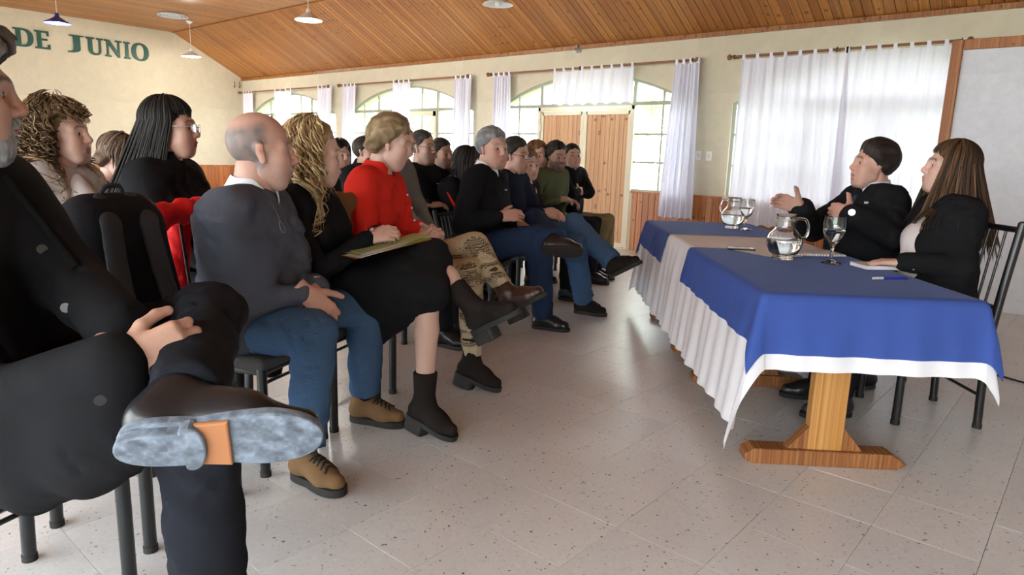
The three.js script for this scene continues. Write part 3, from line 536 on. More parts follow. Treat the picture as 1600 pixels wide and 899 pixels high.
// head in its own frame: x = the person's left, y = up, z = forward, origin between the ears; metres at scale 1
const CRAN = [0, 0.042, -0.014, 0.077, 0.09, 0.097];
function headGeo(o, cell) {
  const w = o.wide ?? 1, jaw = o.jaw ?? 1, nose = o.nose ?? 1, open = o.mouth ?? 0;
  const f = new Field(V(-0.1, -0.17, -0.12), V(0.1, 0.14, 0.135), cell);
  f.ell(V(CRAN[0], CRAN[1], CRAN[2]), CRAN[3] * w, CRAN[4], CRAN[5], 0.01);
  f.ell(V(0, -0.028, 0.03), 0.062 * w, 0.078, 0.06, 0.03);
  f.cone(V(-0.022 * jaw, -0.092 - open * 0.4, 0.058), V(0.022 * jaw, -0.092 - open * 0.4, 0.058), 0.022, 0.022, 0.03);
  for (const s of [-1, 1]) {
    f.cone(V(s * 0.042 * jaw * w, -0.06, 0.008), V(s * 0.026 * jaw, -0.088 - open * 0.3, 0.05), 0.021, 0.02, 0.035);
    f.ball(V(s * 0.043 * w, -0.014, 0.06), 0.023, 0.028);
    f.ball(V(s * 0.038 * w, -0.048, 0.052), 0.026 * (o.cheek ?? 1), 0.03);
    f.cone(V(s * 0.012, 0.034, 0.083), V(s * 0.048 * w, 0.03, 0.062), 0.012, 0.011, 0.02);
  }
  f.ball(V(0, -0.055, 0.07), 0.024, 0.025);
  for (const s of [-1, 1]) f.ell(V(s * 0.032, 0.011, 0.094), 0.018, 0.012, 0.014, 0.014, true);
  for (const s of [-1, 1]) { f.cone(V(s * 0.02, 0.0175, 0.0815), V(s * 0.045, 0.0165, 0.071), 0.0055, 0.005, 0.005); f.cone(V(s * 0.021, 0.0005, 0.0795), V(s * 0.044, 0.0005, 0.07), 0.0045, 0.004, 0.005); }
  f.cone(V(0, 0.024, 0.087), V(0, -0.016, 0.096 + 0.008 * nose), 0.009, 0.0115 * nose, 0.016);
  f.ball(V(0, -0.02, 0.096 + 0.009 * nose), 0.0118 * nose, 0.01);
  for (const s of [-1, 1]) { f.ball(V(s * 0.0125 * nose, -0.024, 0.092 + 0.003 * nose), 0.0088 * nose, 0.008); f.ball(V(s * 0.007, -0.034, 0.098 + 0.004 * nose), 0.0035, 0.003, true); }
  f.cone(V(-0.019, -0.0535, 0.0865), V(0, -0.0515, 0.095), 0.005, 0.0065, 0.008); f.cone(V(0.019, -0.0535, 0.0865), V(0, -0.0515, 0.095), 0.005, 0.0065, 0.008);
  f.cone(V(-0.015, -0.0645 - open, 0.0865), V(0.015, -0.0645 - open, 0.0865), 0.0065, 0.0065, 0.009);
  f.cone(V(-0.02, -0.0585 - open * 0.5, 0.093), V(0.02, -0.0585 - open * 0.5, 0.093), 0.0015 + open * 0.45, 0.0015 + open * 0.45, 0.004, null, true);
  for (const s of [-1, 1]) {   // ears
    f.cone(V(s * 0.078 * w, 0.022, -0.012), V(s * 0.074 * w, -0.022, 0.002), 0.017, 0.011, 0.008, [V(0.92, 0, s * 0.38 * -1).normalize(), 2.1]);
    f.ball(V(s * 0.088 * w, 0.006, 0.002), 0.0085, 0.006, true);
  }
  const skin = o.skin ?? [0.5, 0.27, 0.19], lip = o.lip ?? mixC(skin, [0.42, 0.12, 0.1], 0.55), brow = o.brow ?? [0.05, 0.035, 0.03];
  const g = f.mesh((x, y, z) => {
    let c = mixC(skin, [skin[0] * 1.02, skin[1] * 0.8, skin[2] * 0.78], 0.6 * Math.exp(-((Math.abs(x) - 0.04) ** 2 + (y + 0.025) ** 2 + (z - 0.075) ** 2) / 0.0008) + (y > -0.04 && z > 0.1 ? 0.35 : 0) + (Math.abs(x) > 0.074 * w ? 0.4 : 0));
    const n = noise(x * 140, y * 140, z * 140); c = mixC(c, [c[0] * 0.9, c[1] * 0.87, c[2] * 0.86], n * 0.35);
    if (z > 0.076 && Math.abs(x) < 0.024 && y < -0.047 && y > -0.0735 - open) c = mixC(c, lip, step(0.0, 0.006, 0.0235 - Math.abs(x)) * (y > -0.05 ? 0.6 : 1));
    if (open && z < 0.089 && Math.abs(x) < 0.02 && y < -0.0545 && y > -0.0625 - open) c = mixC(c, [0.08, 0.02, 0.02], 0.8);
    const bx = Math.abs(x), by = 0.036 + 0.004 * Math.sin((bx - 0.012) * 80) - (bx > 0.04 ? (bx - 0.04) * 0.5 : 0);
    if (z > 0.05 && bx > 0.012 && bx < 0.052 && Math.abs(y - by) < 0.006 + 0.003 * n) c = mixC(c, brow, 0.75 * step(0.0075, 0.002, Math.abs(y - by)));
    if (o.beard) {
      const jawm = step(-0.012, -0.04, y) * step(0.0, 0.02, z) + step(-0.03, -0.05, y) * step(-0.02, 0.01, z), mus = z > 0.08 && y < -0.032 && y > -0.05 && Math.abs(x) < 0.034 ? 1 : 0, lips = z > 0.082 && Math.abs(x) < 0.02 && y < -0.049 && y > -0.071 ? 0 : 1;
      c = mixC(c, o.beard, Math.min(1, Math.max(jawm, mus)) * lips * (o.beardK ?? 0.5) * (0.6 + 0.6 * n));
    }
    if (o.stubbleHair) {   // close-cropped rim of hair round a bald crown
      const rim = step(0.115, 0.075, y + 0.25 * Math.max(0, -z)) * step(-0.075, -0.04, y) * step(0.03, -0.005, z) * (y < 0.045 && z > -0.02 && Math.abs(x) > 0.072 && y < 0.03 ? 0 : 1);
      c = mixC(c, o.stubbleHair, rim * (0.62 + 0.45 * noise(x * 60, y * 60, z * 60)));
    }
    return c;
  });
  return g;
}
// hand frame: origin at the wrist, z = fingers, y = back of the hand, x = y × z; th = +1 for a right hand, -1 for a left one
function handGeo(o, cell) {
  const th = o.side, f = new Field(V(-0.09, -0.1, -0.03), V(0.09, 0.06, 0.2), cell), curl = o.curl ?? 0.35, spread = o.spread ?? 0.05;
  const X = [0.03, 0.0105, -0.0095, -0.028], Lf = [0.072, 0.08, 0.074, 0.058], Rf = [0.0092, 0.0094, 0.0088, 0.0078], Z = [0.088, 0.092, 0.087, 0.079];
  f.cone(V(0, 0, -0.03), V(0, 0, 0.012), 0.026, 0.027, 0.015, [V(0, 1, 0), 1.35]);
  for (let i = 0; i < 4; i++) {
    const b = V(th * X[i], 0.002, Z[i]); f.cone(V(th * X[i] * 0.55, -0.002, 0.012), b, 0.0155, 0.0115, 0.012);
    const c = (o.curls ? o.curls[i] : curl), sp = -th * X[i] * -spread * 8; let p = b.clone(), a = c * 0.75;
    for (let k = 0; k < 3; k++) { const l = Lf[i] * [0.45, 0.31, 0.24][k], q = p.clone().add(V(Math.sin(sp) * Math.cos(a) * l, -Math.sin(a) * l, Math.cos(a) * l)); f.cone(p, q, Rf[i] * (1 - 0.07 * k), Rf[i] * (0.93 - 0.07 * k), 0.004); p = q; a += c * (k ? 0.85 : 1.05); }
  }
  const t0 = V(th * 0.016, -0.008, 0.012), tc = o.thumb ?? 0.3, t1 = V(th * (0.042 + 0.012 * (1 - tc)), -0.014 - 0.014 * tc, 0.046), t2 = t1.clone().add(V(th * 0.03 * (1 - 1.25 * tc), -0.008 - 0.012 * tc, 0.027)), t3 = t2.clone().add(V(th * 0.022 * (1 - 1.9 * tc), -0.004 - 0.006 * tc, 0.02));
  f.cone(t0, t1, 0.016, 0.0125, 0.016); f.cone(t1, t2, 0.0115, 0.0102, 0.005); f.cone(t2, t3, 0.0102, 0.0088, 0.004);
  const skin = o.skin, nail = o.nail;
  return f.mesh((x, y, z) => { const n = noise(x * 160, y * 160, z * 160); return mixC(skin, [skin[0] * 0.92, skin[1] * 0.78, skin[2] * 0.74], n * 0.5 + (z > 0.07 ? 0.15 : 0)); });
}
const skinMat = new THREE.MeshPhysicalMaterial({ vertexColors: true, roughness: 0.52, sheen: 0.15, sheenRoughness: 0.5 });
const basis = (p, y, z, s = 1) => { const zz = z.clone().normalize(), x = y.clone().cross(zz).normalize(), yy = zz.clone().cross(x); return new THREE.Matrix4().makeBasis(x, yy, zz).scale(V(s, s, s)).setPosition(p); };

// hair locks: thin tapered tubes along a polyline
function lock(pts, r0, r1, n = 5) {
  const pos = [], idx = [], uv = []; const N = pts.length; let prev = V(0.3, 0.1, 0.9);
  for (let i = 0; i < N; i++) {
    const t = (i < N - 1 ? pts[i + 1].clone().sub(pts[i]) : pts[i].clone().sub(pts[i - 1])).normalize(); const a = prev.clone().addScaledVector(t, -prev.dot(t)).normalize(), b = t.clone().cross(a); prev = a;
    const u = i / (N - 1), r = (r0 + (r1 - r0) * u) * Math.min(1, 0.5 + u * 6) * (u > 0.85 ? Math.max(0.12, (1 - u) / 0.15) : 1);
    for (let k = 0; k < n; k++) { const w = k / n * 6.2832; pos.push(pts[i].x + (a.x * Math.cos(w) + b.x * Math.sin(w)) * r, pts[i].y + (a.y * Math.cos(w) + b.y * Math.sin(w)) * r, pts[i].z + (a.z * Math.cos(w) + b.z * Math.sin(w)) * r); uv.push(k / n, u); }
    if (i) for (let k = 0; k < n; k++) { const A = (i - 1) * n + k, B = (i - 1) * n + (k + 1) % n, C = i * n + k, D = i * n + (k + 1) % n; idx.push(A, B, C, B, D, C); }
  }
  const g = new THREE.BufferGeometry(); g.setAttribute('position', new THREE.Float32BufferAttribute(pos, 3)); g.setAttribute('uv', new THREE.Float32BufferAttribute(uv, 2)); g.setIndex(idx); g.computeVertexNormals(); return g;
}
function withColour(g, c) { const n = g.attributes.position.count, a = new Float32Array(n * 3); for (let i = 0; i < n; i++) a.set(c, i * 3); g.setAttribute('color', new THREE.BufferAttribute(a, 3)); return g; }
const hairMat = new THREE.MeshPhysicalMaterial({ vertexColors: true, roughness: 0.5, specularIntensity: 0.35 });

// scalp cap in the head frame: line(x,y,z) > 0 where there is no hair
function capGeo(h, w, cell) {
  const t = h.thick ?? 0.01, f = new Field(V(-0.125, -0.15, -0.145), V(0.125, 0.175, 0.13), cell);
  f.ell(V(0, CRAN[1] + (h.rise ?? 0.004), CRAN[2] + (h.back ?? 0)), (CRAN[3] + t + (h.sideT ?? 0)) * w, CRAN[4] + t * (h.top ?? 1), CRAN[5] + t, 0.01);
  if (h.nape) f.cone(V(-0.04, -0.04, -0.06), V(0.04, -0.04, -0.06), 0.035 + t, 0.035 + t, 0.03);
  if (h.bun) f.ball(V(0, h.bun[0], h.bun[1]), h.bun[2], 0.02);
  const front = h.front ?? 0.07, temple = h.temple ?? 0.042, burn = h.burn ?? 0.016, low = h.low ?? -0.065, ear = h.ear ?? 0.0;
  f.all((x, y, z, o) => {
    if (o > 0.06) return o;
    const sideness = step(0.03, 0.07, Math.abs(x) / w);
    const midz = front * (1 - sideness) + temple * sideness, zt = burn + (midz - burn) * step(0.012, 0.05, y), zf = zt + (front + Math.max(0, y - 0.085) * 0.2 - zt) * step(0.07, 0.1, y);
    const ffront = Math.abs(x) < 0.06 && z > 0 ? (h.fringe ?? 0.075) - y - 0.02 * step(0.035, 0.06, Math.abs(x)) : -1;
    const yl = z > -0.005 ? ear - 0.012 : ear - 0.012 + (low - ear + 0.012) * step(-0.005, -0.06, z);
    const m = Math.max(z - zf, yl - y, z > 0.02 ? ffront : -1) + 0.007 * (noise(x * 120, y * 90, z * 90) - 0.5);
    return smax(o + t * 0.95 * step(-(h.taper ?? 0.022), 0.0, m), m, 0.004);
  });
  const a = h.amp ?? 0.004, dir = h.dir ?? 'back';
  f.ripple((x, y, z) => { const u = dir === 'back' ? noise(x * 130, y * 40, z * 22 + 5) : noise(Math.atan2(x, z + 0.01) * 26, y * 12, 3); return -a * (u - 0.45) - a * 0.7 * (noise(x * 60, y * 60, z * 60) - 0.5); });
  const c = h.colour, c2 = h.colour2 ?? c.map((v) => v * 1.6);
  return f.mesh((x, y, z) => { let q = mixC(c, c2, noise(x * 110, y * 35, z * 24) ** 2); if (h.temples && y < 0.03 + 0.25 * Math.max(0, 0.02 - z)) q = mixC(q, h.temples, 0.75 * step(0.05, 0.0, y)); return q; });
}
// flowing locks from the crown; M maps the head frame to the world, caps push the hair off the clothes
function locksGeo(h, w, M, caps) {
  const gs = [], R = V(CRAN[3] * w + 0.008, CRAN[4] + 0.008, CRAN[5] + 0.008), ce = V(0, CRAN[1] + 0.004, CRAN[2]), inv = M.clone().invert();
  const gdir = V(0, -1, 0).transformDirection(inv), stepL = h.stepL ?? 0.018;
  for (let i = 0; i < h.n * 1.9; i++) {
    const fr = h.range ?? [0.9, 5.38]; let a = rr(fr[0], fr[1]); const side = Math.sin(a);   // azimuth from the front
    const p0 = rr(0.05, h.p0 ?? 1.25), lay = rr(0.0, h.layer ?? 0.018), L = (h.len + (h.backLen ?? 0) * (Math.cos(a) < -0.3 ? 1 : 0)) * rr(0.78, 1.05), ph = rnd() * 6.28, cf = rr(0.85, 1.2), rdrift = h.drift ? rr(-0.1, 0.1) : 0, pts = [];
    let p, len = 0, pol = p0; const dirX = () => V(Math.sin(a), 0, Math.cos(a));
    while (len < L) {
      if (pol < (h.pEnd ?? 1.72)) { const d = dirX(); p = V(ce.x + (R.x + lay) * Math.sin(pol) * d.x, ce.y + (R.y + lay) * Math.cos(pol), ce.z + (R.z + lay) * Math.sin(pol) * d.z); pol += stepL / 0.1; if (h.sweep) a += h.sweep * stepL * Math.sign(Math.sin(a)); }
      else { p = p.clone().addScaledVector(gdir, stepL); if (h.drift) p.z += stepL * (h.drift[1] + (h.drift[0] - h.drift[1]) * (0.5 + 0.5 * Math.cos(a)) + rdrift); const d = dirX(); p.addScaledVector(d, stepL * (h.flare ?? 0.02) * (1 - len / L)); if (h.fwd) p.z += stepL * h.fwd; if (h.toward) p.addScaledVector(h.toward, stepL); }
      len += stepL;
      const amp = (h.curl ?? 0) * step(0.0, 0.12, len), wv = len * (h.freq ?? 60) * cf + ph, d = dirX(), tl = V(d.z, 0, -d.x);
      const q = p.clone().addScaledVector(d, amp * Math.cos(wv)).addScaledVector(tl, amp * Math.sin(wv) * (h.flatWave ?? 1)).addScaledVector(V(0, 1, 0), amp * 0.3 * Math.sin(wv * 2));
      q.applyMatrix4(M);
      for (const k of caps) { const ab = k.b.clone().sub(k.a), t = Math.max(0, Math.min(1, q.clone().sub(k.a).dot(ab) / (ab.lengthSq() || 1e-9))), c = k.a.clone().addScaledVector(ab, t), v = q.clone().sub(c), r = k.ra + (k.rb - k.ra) * t + 0.012 + lay * 0.5, l = v.length(); if (l < r && l > 1e-4) q.copy(c).addScaledVector(v, r / l); }
      pts.push(q);
    }
    if (pts.length < 3) continue;
    const c = mixC(h.colour, h.colour2 ?? h.colour.map((v) => v * 1.7), Math.pow(rnd(), h.mixPow ?? 1.5)); const rad = (h.rad ?? 0.0075) * rr(0.38, 0.72);
    gs.push(withColour(lock(pts, rad, rad * 0.7, h.sides ?? 5), c));
  }
  return mergeGeometries(gs);
}

// a full beard as its own shell on the jaw
function beardGeo(o, cell) {
  const f = new Field(V(-0.1, -0.16, -0.06), V(0.1, 0.03, 0.13), cell), w = o.wide ?? 1, j = o.jaw ?? 1;
  f.ell(V(0, -0.034, 0.028), 0.068 * w, 0.082, 0.066, 0.02); f.cone(V(-0.022 * j, -0.1, 0.06), V(0.022 * j, -0.1, 0.06), 0.03, 0.03, 0.03); f.ball(V(0, -0.056, 0.068), 0.033, 0.02);
  for (const q of [-1, 1]) { f.cone(V(q * 0.055 * j * w, -0.06, 0.0), V(q * 0.028 * j, -0.094, 0.05), 0.028, 0.028, 0.02); f.cone(V(q * 0.004, -0.041, 0.096), V(q * 0.03, -0.056, 0.085), 0.0085, 0.008, 0.01); f.cone(V(q * 0.066 * w, -0.01, 0.01), V(q * 0.062 * w, -0.05, 0.012), 0.014, 0.02, 0.02); }
  f.all((x, y, z, d) => { if (d > 0.06) return d; const up = y + 0.03 + 0.55 * Math.max(0, z - 0.02) - (z < 0.02 ? 0.03 : 0) * 1, mus = Math.max(y + 0.034, Math.abs(x) - 0.034, 0.07 - z), lip = 0.012 - Math.hypot((x) * 0.5, y + 0.06, Math.max(0, 0.08 - z)); return smax(smax(d, Math.min(up, mus), 0.008), lip, 0.006); });
  f.ripple((x, y, z) => -0.006 * (noise(x * 150, y * 60, z * 150) - 0.4)); const c = o.beard;
  return f.mesh((x, y, z) => mixC(c.map((v) => v * 0.35), c.map((v) => v * 1.5), noise(x * 190, y * 70, z * 190)));
}

// ---------------------------------------------------------------- people
function ik(a, b, l1, l2, pole) {
  const d = b.clone().sub(a), L = Math.min(d.length(), l1 + l2 - 0.002); d.normalize();
  const x = (l1 * l1 - l2 * l2 + L * L) / (2 * L), h = Math.sqrt(Math.max(0, l1 * l1 - x * x));
  return a.clone().addScaledVector(d, x).addScaledVector(pole.clone().addScaledVector(d, -pole.dot(d)).normalize(), h);
}
const Lc = (l, u, f) => ({ l, u, f });
const rotY = (v, deg) => v.clone().applyAxisAngle(UP, deg * Math.PI / 180);
const eyeGeo = (iris) => { const g = new THREE.SphereGeometry(0.0118, 20, 14).rotateX(Math.PI / 2), p = g.attributes.position, c = []; for (let i = 0; i < p.count; i++) { const z = p.getZ(i) / 0.0118; c.push(...(z > 0.94 ? [0.01, 0.008, 0.008] : z > 0.78 ? iris : [0.5, 0.46, 0.43])); } g.setAttribute('color', new THREE.Float32BufferAttribute(c, 3)); return g; };
const eyeMat = new THREE.MeshStandardMaterial({ vertexColors: true, roughness: 0.15 });
const soleM = plain(0.018, 0.016, 0.015, 0.75);
function footOutline(l, w, back) { const s = new THREE.Shape(); s.moveTo(0, -back); s.bezierCurveTo(w * 0.75, -back, w * 0.8, -back + 0.05, w * 0.72, -back + 0.1); s.bezierCurveTo(w * 0.8, l * 0.3, w * 1.12, l * 0.5, w, l * 0.68); s.bezierCurveTo(w * 0.85, l * 0.95, w * 0.3, l, 0, l); s.bezierCurveTo(-w * 0.4, l, -w * 0.95, l * 0.9, -w, l * 0.64); s.bezierCurveTo(-w * 0.95, l * 0.4, -w * 0.7, l * 0.2, -w * 0.72, -back + 0.1); s.bezierCurveTo(-w * 0.8, -back + 0.05, -w * 0.75, -back, 0, -back); return s; }
// shoe frame: origin at the ankle, z to the toe, y up the leg, sole 0.095 below
function shoe(parent, M, o, cell, s) {
  const f = new Field(V(-0.1, -0.12, -0.14), V(0.1, 0.2, 0.24), cell), boot = o.kind === 'boot', y0 = -0.082, pump = boot ? (o.heel ?? 0.06) : 0;
  f.cone(V(0, -0.045, -0.028), V(0, -0.05, 0.07), 0.036, 0.037, 0.02); f.cone(V(0, -0.052, 0.07), V(0, -0.064, o.point ? 0.175 : 0.15), 0.037, o.point ? 0.022 : 0.03, 0.025); f.cone(V(-0.016, -0.062, 0.1), V(0.016, -0.062, 0.1), 0.032, 0.032, 0.025);
  const sd = boot && o.shaft ? o.shaft : V(0, 1, 0); f.cone(V(0, -0.05, boot ? -0.02 : -0.03), boot ? V(0, 0, -0.002) : V(0, 0, -0.014), 0.039, boot ? 0.043 : 0.038, 0.02); if (boot) f.cone(V(0, 0, -0.002), sd.clone().multiplyScalar(0.14), 0.043, 0.052, 0.02); f.cone(V(0, -0.01, -0.005), V(0, -0.04, 0.075), 0.034, 0.03, 0.03);
  f.halfspace(boot ? sd.clone().multiplyScalar(0.13) : V(0, 0.02, 0), boot ? sd : V(0, 1, -0.15).normalize(), 0.004); f.halfspace(V(0, y0, 0), V(0, -1, 0), 0.004);
  f.ripple((x, y, z) => 0.0016 * (noise(x * 50, y * 90, z * 70) - 0.5) * step(0.02, 0.1, z));
  const g = new THREE.Group(); g.name = 'shoe'; if (o.label) g.userData.label = o.label; g.matrixAutoUpdate = true; s *= o.big ?? 1; M.clone().scale(V(s, s, s)).decompose(g.position, g.quaternion, g.scale); parent.add(g);
  part('upper', f.mesh(), o.mat, g);
  const ol = footOutline(o.point ? 0.2 : 0.185, 0.045, 0.066), th = o.thick ?? 0.016;
  const ex = (shape, d) => new THREE.ExtrudeGeometry(shape, { depth: d, bevelEnabled: true, bevelSize: 0.003, bevelThickness: 0.003, bevelSegments: 2, curveSegments: 10 }).rotateX(Math.PI / 2);
  part('sole', ex(ol, th).translate(0, y0 + 0.002, 0), o.sole ?? soleM, g);
  if (boot || o.heelBlock) { const hs = footOutline(0.045, 0.036, 0.066); part('heel', ex(hs, boot ? 0.05 : 0.016).translate(0, y0 - th + 0.002, 0.0), o.heelMat ?? o.sole ?? soleM, g); }
  if (o.waist) part('sole_waist', ex(new THREE.Shape([[-0.034, 0.03], [0.034, 0.03], [0.038, 0.075], [-0.038, 0.075]].map(([a, b]) => new THREE.Vector2(a, b))), 0.002).translate(0, y0 - th - 0.0035, 0), o.waist, g, 'tan leather waist of the sole');
  if (o.laces) for (let k = 0; k < 4; k++) part('lace', merge([tube([V(-0.027, -0.008 - k * 0.007, 0.05 + k * 0.018), V(0, 0.009 - k * 0.0088, 0.06 + k * 0.018), V(0.027, -0.01 - k * 0.007, 0.07 + k * 0.018)], 0.0048, 10, 5), tube([V(0.027, -0.008 - k * 0.007, 0.05 + k * 0.018), V(0, 0.01 - k * 0.0088, 0.06 + k * 0.018), V(-0.027, -0.01 - k * 0.007, 0.07 + k * 0.018)], 0.0048, 10, 5)]), o.laces, g);
  return g;
}
function glasses(parent, M, mat, w) {
  const g = new THREE.Group(); g.name = 'glasses'; M.decompose(g.position, g.quaternion, g.scale); parent.add(g);
  const rim = (s) => { const c = []; for (let i = 0; i < 20; i++) { const a = i / 20 * 6.2832; c.push(V(s * 0.0345 + 0.0265 * Math.sign(Math.cos(a)) * Math.abs(Math.cos(a)) ** 0.7, 0.008 + 0.0185 * Math.sign(Math.sin(a)) * Math.abs(Math.sin(a)) ** 0.7, 0.1085 - 0.006 * Math.abs(Math.cos(a) * s > 0 ? Math.cos(a) : 0))); } return new THREE.TubeGeometry(new THREE.CatmullRomCurve3(c, true), 40, 0.0016, 6, true); };
  for (const s of [-1, 1]) { part('rim', rim(s), mat, g); part('temple', tube([V(s * 0.061, 0.014, 0.103), V(s * 0.074 * w + s * 0.004, 0.016, 0.05), V(s * 0.08 * w, 0.014, -0.005), V(s * 0.08 * w, -0.005, -0.03)], 0.0018, 16, 6), mat, g); part('lens', new THREE.CircleGeometry(0.023, 20).scale(1.1, 0.78, 1).translate(s * 0.0345, 0.008, 0.1065), glassMat, g); }
  part('bridge', tube([V(-0.009, 0.012, 0.1085), V(0, 0.016, 0.112), V(0.009, 0.012, 0.1085)], 0.0016, 8, 6), mat, g);
}
// the point of a garment seen at a pixel, with its outward normal, for buttons and prints sewn on it
function snap(g, name, px, py, off) {
  g.updateMatrixWorld(true); const m = g.children.find((c) => c.name === name), rc = new THREE.Raycaster(camera.position.clone(), ray(px, py).normalize()), h = rc.intersectObject(m, false)[0];
  if (!h) return null; const n = h.face.normal.clone(); if (n.dot(rc.ray.direction) > 0) n.negate(); return { p: h.point.clone().add(off).addScaledVector(n, 0.001), n };
}
const SPEAKER = V(-1.06, 1.22, -4.28);
function person(o) {
  const s = o.scale ?? 1, fw = (o.face ?? FACE).clone(), lf = UP.clone().cross(fw), base = o.seat.clone(), woman = !!o.woman;
  const P = (q) => (q === undefined ? undefined : q.isVector3 ? q.clone() : base.clone().addScaledVector(lf, q.l * s).addScaledVector(UP, q.u * s).addScaledVector(fw, q.f * s));
  const Hc = P(o.head), dist = Hc.distanceTo(camera.position), cb = o.cell ?? (dist < 2.1 ? 0.0095 : dist < 3.2 ? 0.011 : dist < 4.4 ? 0.014 : 0.017), ch = dist < 3 ? 0.0034 : dist < 4.6 ? 0.0042 : 0.006;
  let [ly, lp, lr] = o.look ?? [0, 0, 0], autoTwist = 0;
  if (!o.face) { const t = SPEAKER.clone().sub(Hc); t.y = 0; t.normalize(); const yaw = Math.atan2(t.dot(lf), t.dot(fw)) * 180 / Math.PI; ly += yaw; autoTwist = yaw * 0.4; }
  const hf = rotY(fw, ly).multiplyScalar(Math.cos(lp * Math.PI / 180)).addScaledVector(UP, Math.sin(lp * Math.PI / 180)), hu = UP.clone().addScaledVector(hf, -UP.dot(hf)).normalize().applyAxisAngle(hf, (lr ?? 0) * Math.PI / 180);
  const hs = s * (o.headScale ?? 1), MH = basis(Hc, hu, hf, hs);
  const pelvis = o.pelvis ? P(o.pelvis) : base.clone().addScaledVector(UP, 0.55 * Math.min(s, 1.02)).addScaledVector(fw, -0.04);
  const N = Hc.clone().addScaledVector(hu, -(o.neckLen ?? (woman ? 0.145 : 0.134)) * hs).addScaledVector(hf, -0.035 * hs).addScaledVector(UP, -0.0), spine = (t, b = 0) => pelvis.clone().lerp(N, t).addScaledVector(fw, b * s);
  const sw = (o.shoulder ?? (woman ? 0.155 : 0.178)) * s, tw = o.twist ?? autoTwist, sl = rotY(lf, tw), sh = { l: N.clone().addScaledVector(UP, -0.05 * s).addScaledVector(sl, sw).addScaledVector(fw, -0.01), r: N.clone().addScaledVector(UP, -0.05 * s).addScaledVector(sl, -sw).addScaledVector(fw, -0.01) };
  if (o.shL) sh.l = P(o.shL); if (o.shR) sh.r = P(o.shR);
  const hip = { l: pelvis.clone().addScaledVector(lf, 0.09 * s).addScaledVector(UP, -0.03), r: pelvis.clone().addScaledVector(lf, -0.09 * s).addScaledVector(UP, -0.03) };
  const g = thing('person', o.label, 'person', [base.x, 0, base.z]); const off = V(-base.x, 0, -base.z), mv = (geo) => geo.translate(off.x, off.y, off.z), MO = new THREE.Matrix4().makeTranslation(off.x, off.y, off.z);
  const arm = {}, leg = {};
  for (const k of ['l', 'r']) {
    const sg = k === 'l' ? 1 : -1, h = (k === 'l' ? o.handL : o.handR) ?? {}, wr = P(h.at) ?? P(Lc(sg * 0.05, 0.62, 0.3));
    const el = P(h.elbow) ?? ik(sh[k], wr, 0.285 * s, 0.25 * s, lf.clone().multiplyScalar(sg * 0.55).addScaledVector(UP, -0.8).addScaledVector(fw, -0.35));
    const dir = h.dir ? h.dir.clone() : wr.clone().sub(el).normalize().multiplyScalar(0.7).addScaledVector(fw, 0.3).addScaledVector(UP, -0.15).normalize();
    arm[k] = { wr, el, dir, back: h.back ?? UP.clone().addScaledVector(lf, sg * 0.4), ...h };
    const q = (k === 'l' ? o.legL : o.legR) ?? {}, an = P(q.ankle) ?? P(Lc(sg * 0.12, 0.1, 0.42)), kn = P(q.knee) ?? ik(hip[k], an, 0.44 * s, 0.44 * s, UP.clone().multiplyScalar(0.8).addScaledVector(fw, 0.8));
    leg[k] = { an, kn, toe: q.toe ?? fw.clone().addScaledVector(lf, sg * 0.15).normalize(), up: q.up ?? UP.clone(), ...q, };
    if (!q.up && o.shoes) { const bt = o.shoes.kind === 'boot', t = o.shoes.thick ?? 0.016; an.y = (0.086 + t + (bt ? 0.048 : o.shoes.heelBlock ? 0.012 : 0)) * s; if (bt) { const f0 = leg[k].toe.clone().setY(0).normalize(); leg[k].toe = f0.clone().multiplyScalar(0.97).addScaledVector(UP, -0.25); leg[k].up = UP.clone().multiplyScalar(0.97).addScaledVector(f0, 0.25); an.y -= 0.006; } }
    leg[k].an = an; leg[k].kn = kn; arm[k].wr = wr; arm[k].el = el;
  }
  if (o.debug) console.log(o.label, 'pelvis', pelvis.toArray().map((v) => +v.toFixed(2)), 'N', N.toArray().map((v) => +v.toFixed(2)), 'armR', sh.r.distanceTo(arm.r.el).toFixed(2), arm.r.el.distanceTo(arm.r.wr).toFixed(2), 'legR', hip.r.distanceTo(leg.r.kn).toFixed(2), leg.r.kn.distanceTo(leg.r.an).toFixed(2), 'legL', hip.l.distanceTo(leg.l.kn).toFixed(2), leg.l.kn.distanceTo(leg.l.an).toFixed(2));
  const all = [pelvis, N, Hc, sh.l, sh.r, ...['l', 'r'].flatMap((k) => [arm[k].el, arm[k].wr, leg[k].kn, leg[k].an])];
  const bbox = (pts, pad) => { const b = new THREE.Box3().setFromPoints(pts); b.expandByScalar(pad); return b; };
  const skin = o.skin ?? [0.48, 0.26, 0.185], fat = o.fat ?? 0;
  const torso = (F, i, kk = 0.07) => {
    F.cone(hip.l, hip.r, 0.105 * s + i, 0.105 * s + i, 0.05); const W = lf.clone().multiplyScalar(s);
    for (const [t, hw, r, b] of [[0.2, 0.07, 0.108 + fat * 0.045, 0.015 + fat * 0.05], [0.45, 0.075, 0.105 + fat * 0.035, 0.02 + fat * 0.045], [0.68, 0.085, woman ? 0.1 : 0.112, 0.012], [0.83, 0.09, 0.09, -0.004]]) { const c = spine(t, b); F.cone(c.clone().addScaledVector(W, -hw), c.clone().addScaledVector(W, hw), r * s + i, r * s + i, kk); }
    if (woman) for (const q of [-1, 1]) F.ball(spine(0.62, 0.085).addScaledVector(lf, q * 0.065 * s), 0.062 * s + i, 0.05);
    F.cone(sh.l.clone().lerp(sh.r, 0.08), sh.l.clone().lerp(sh.r, 0.92), 0.056 * s + i, 0.056 * s + i, kk);
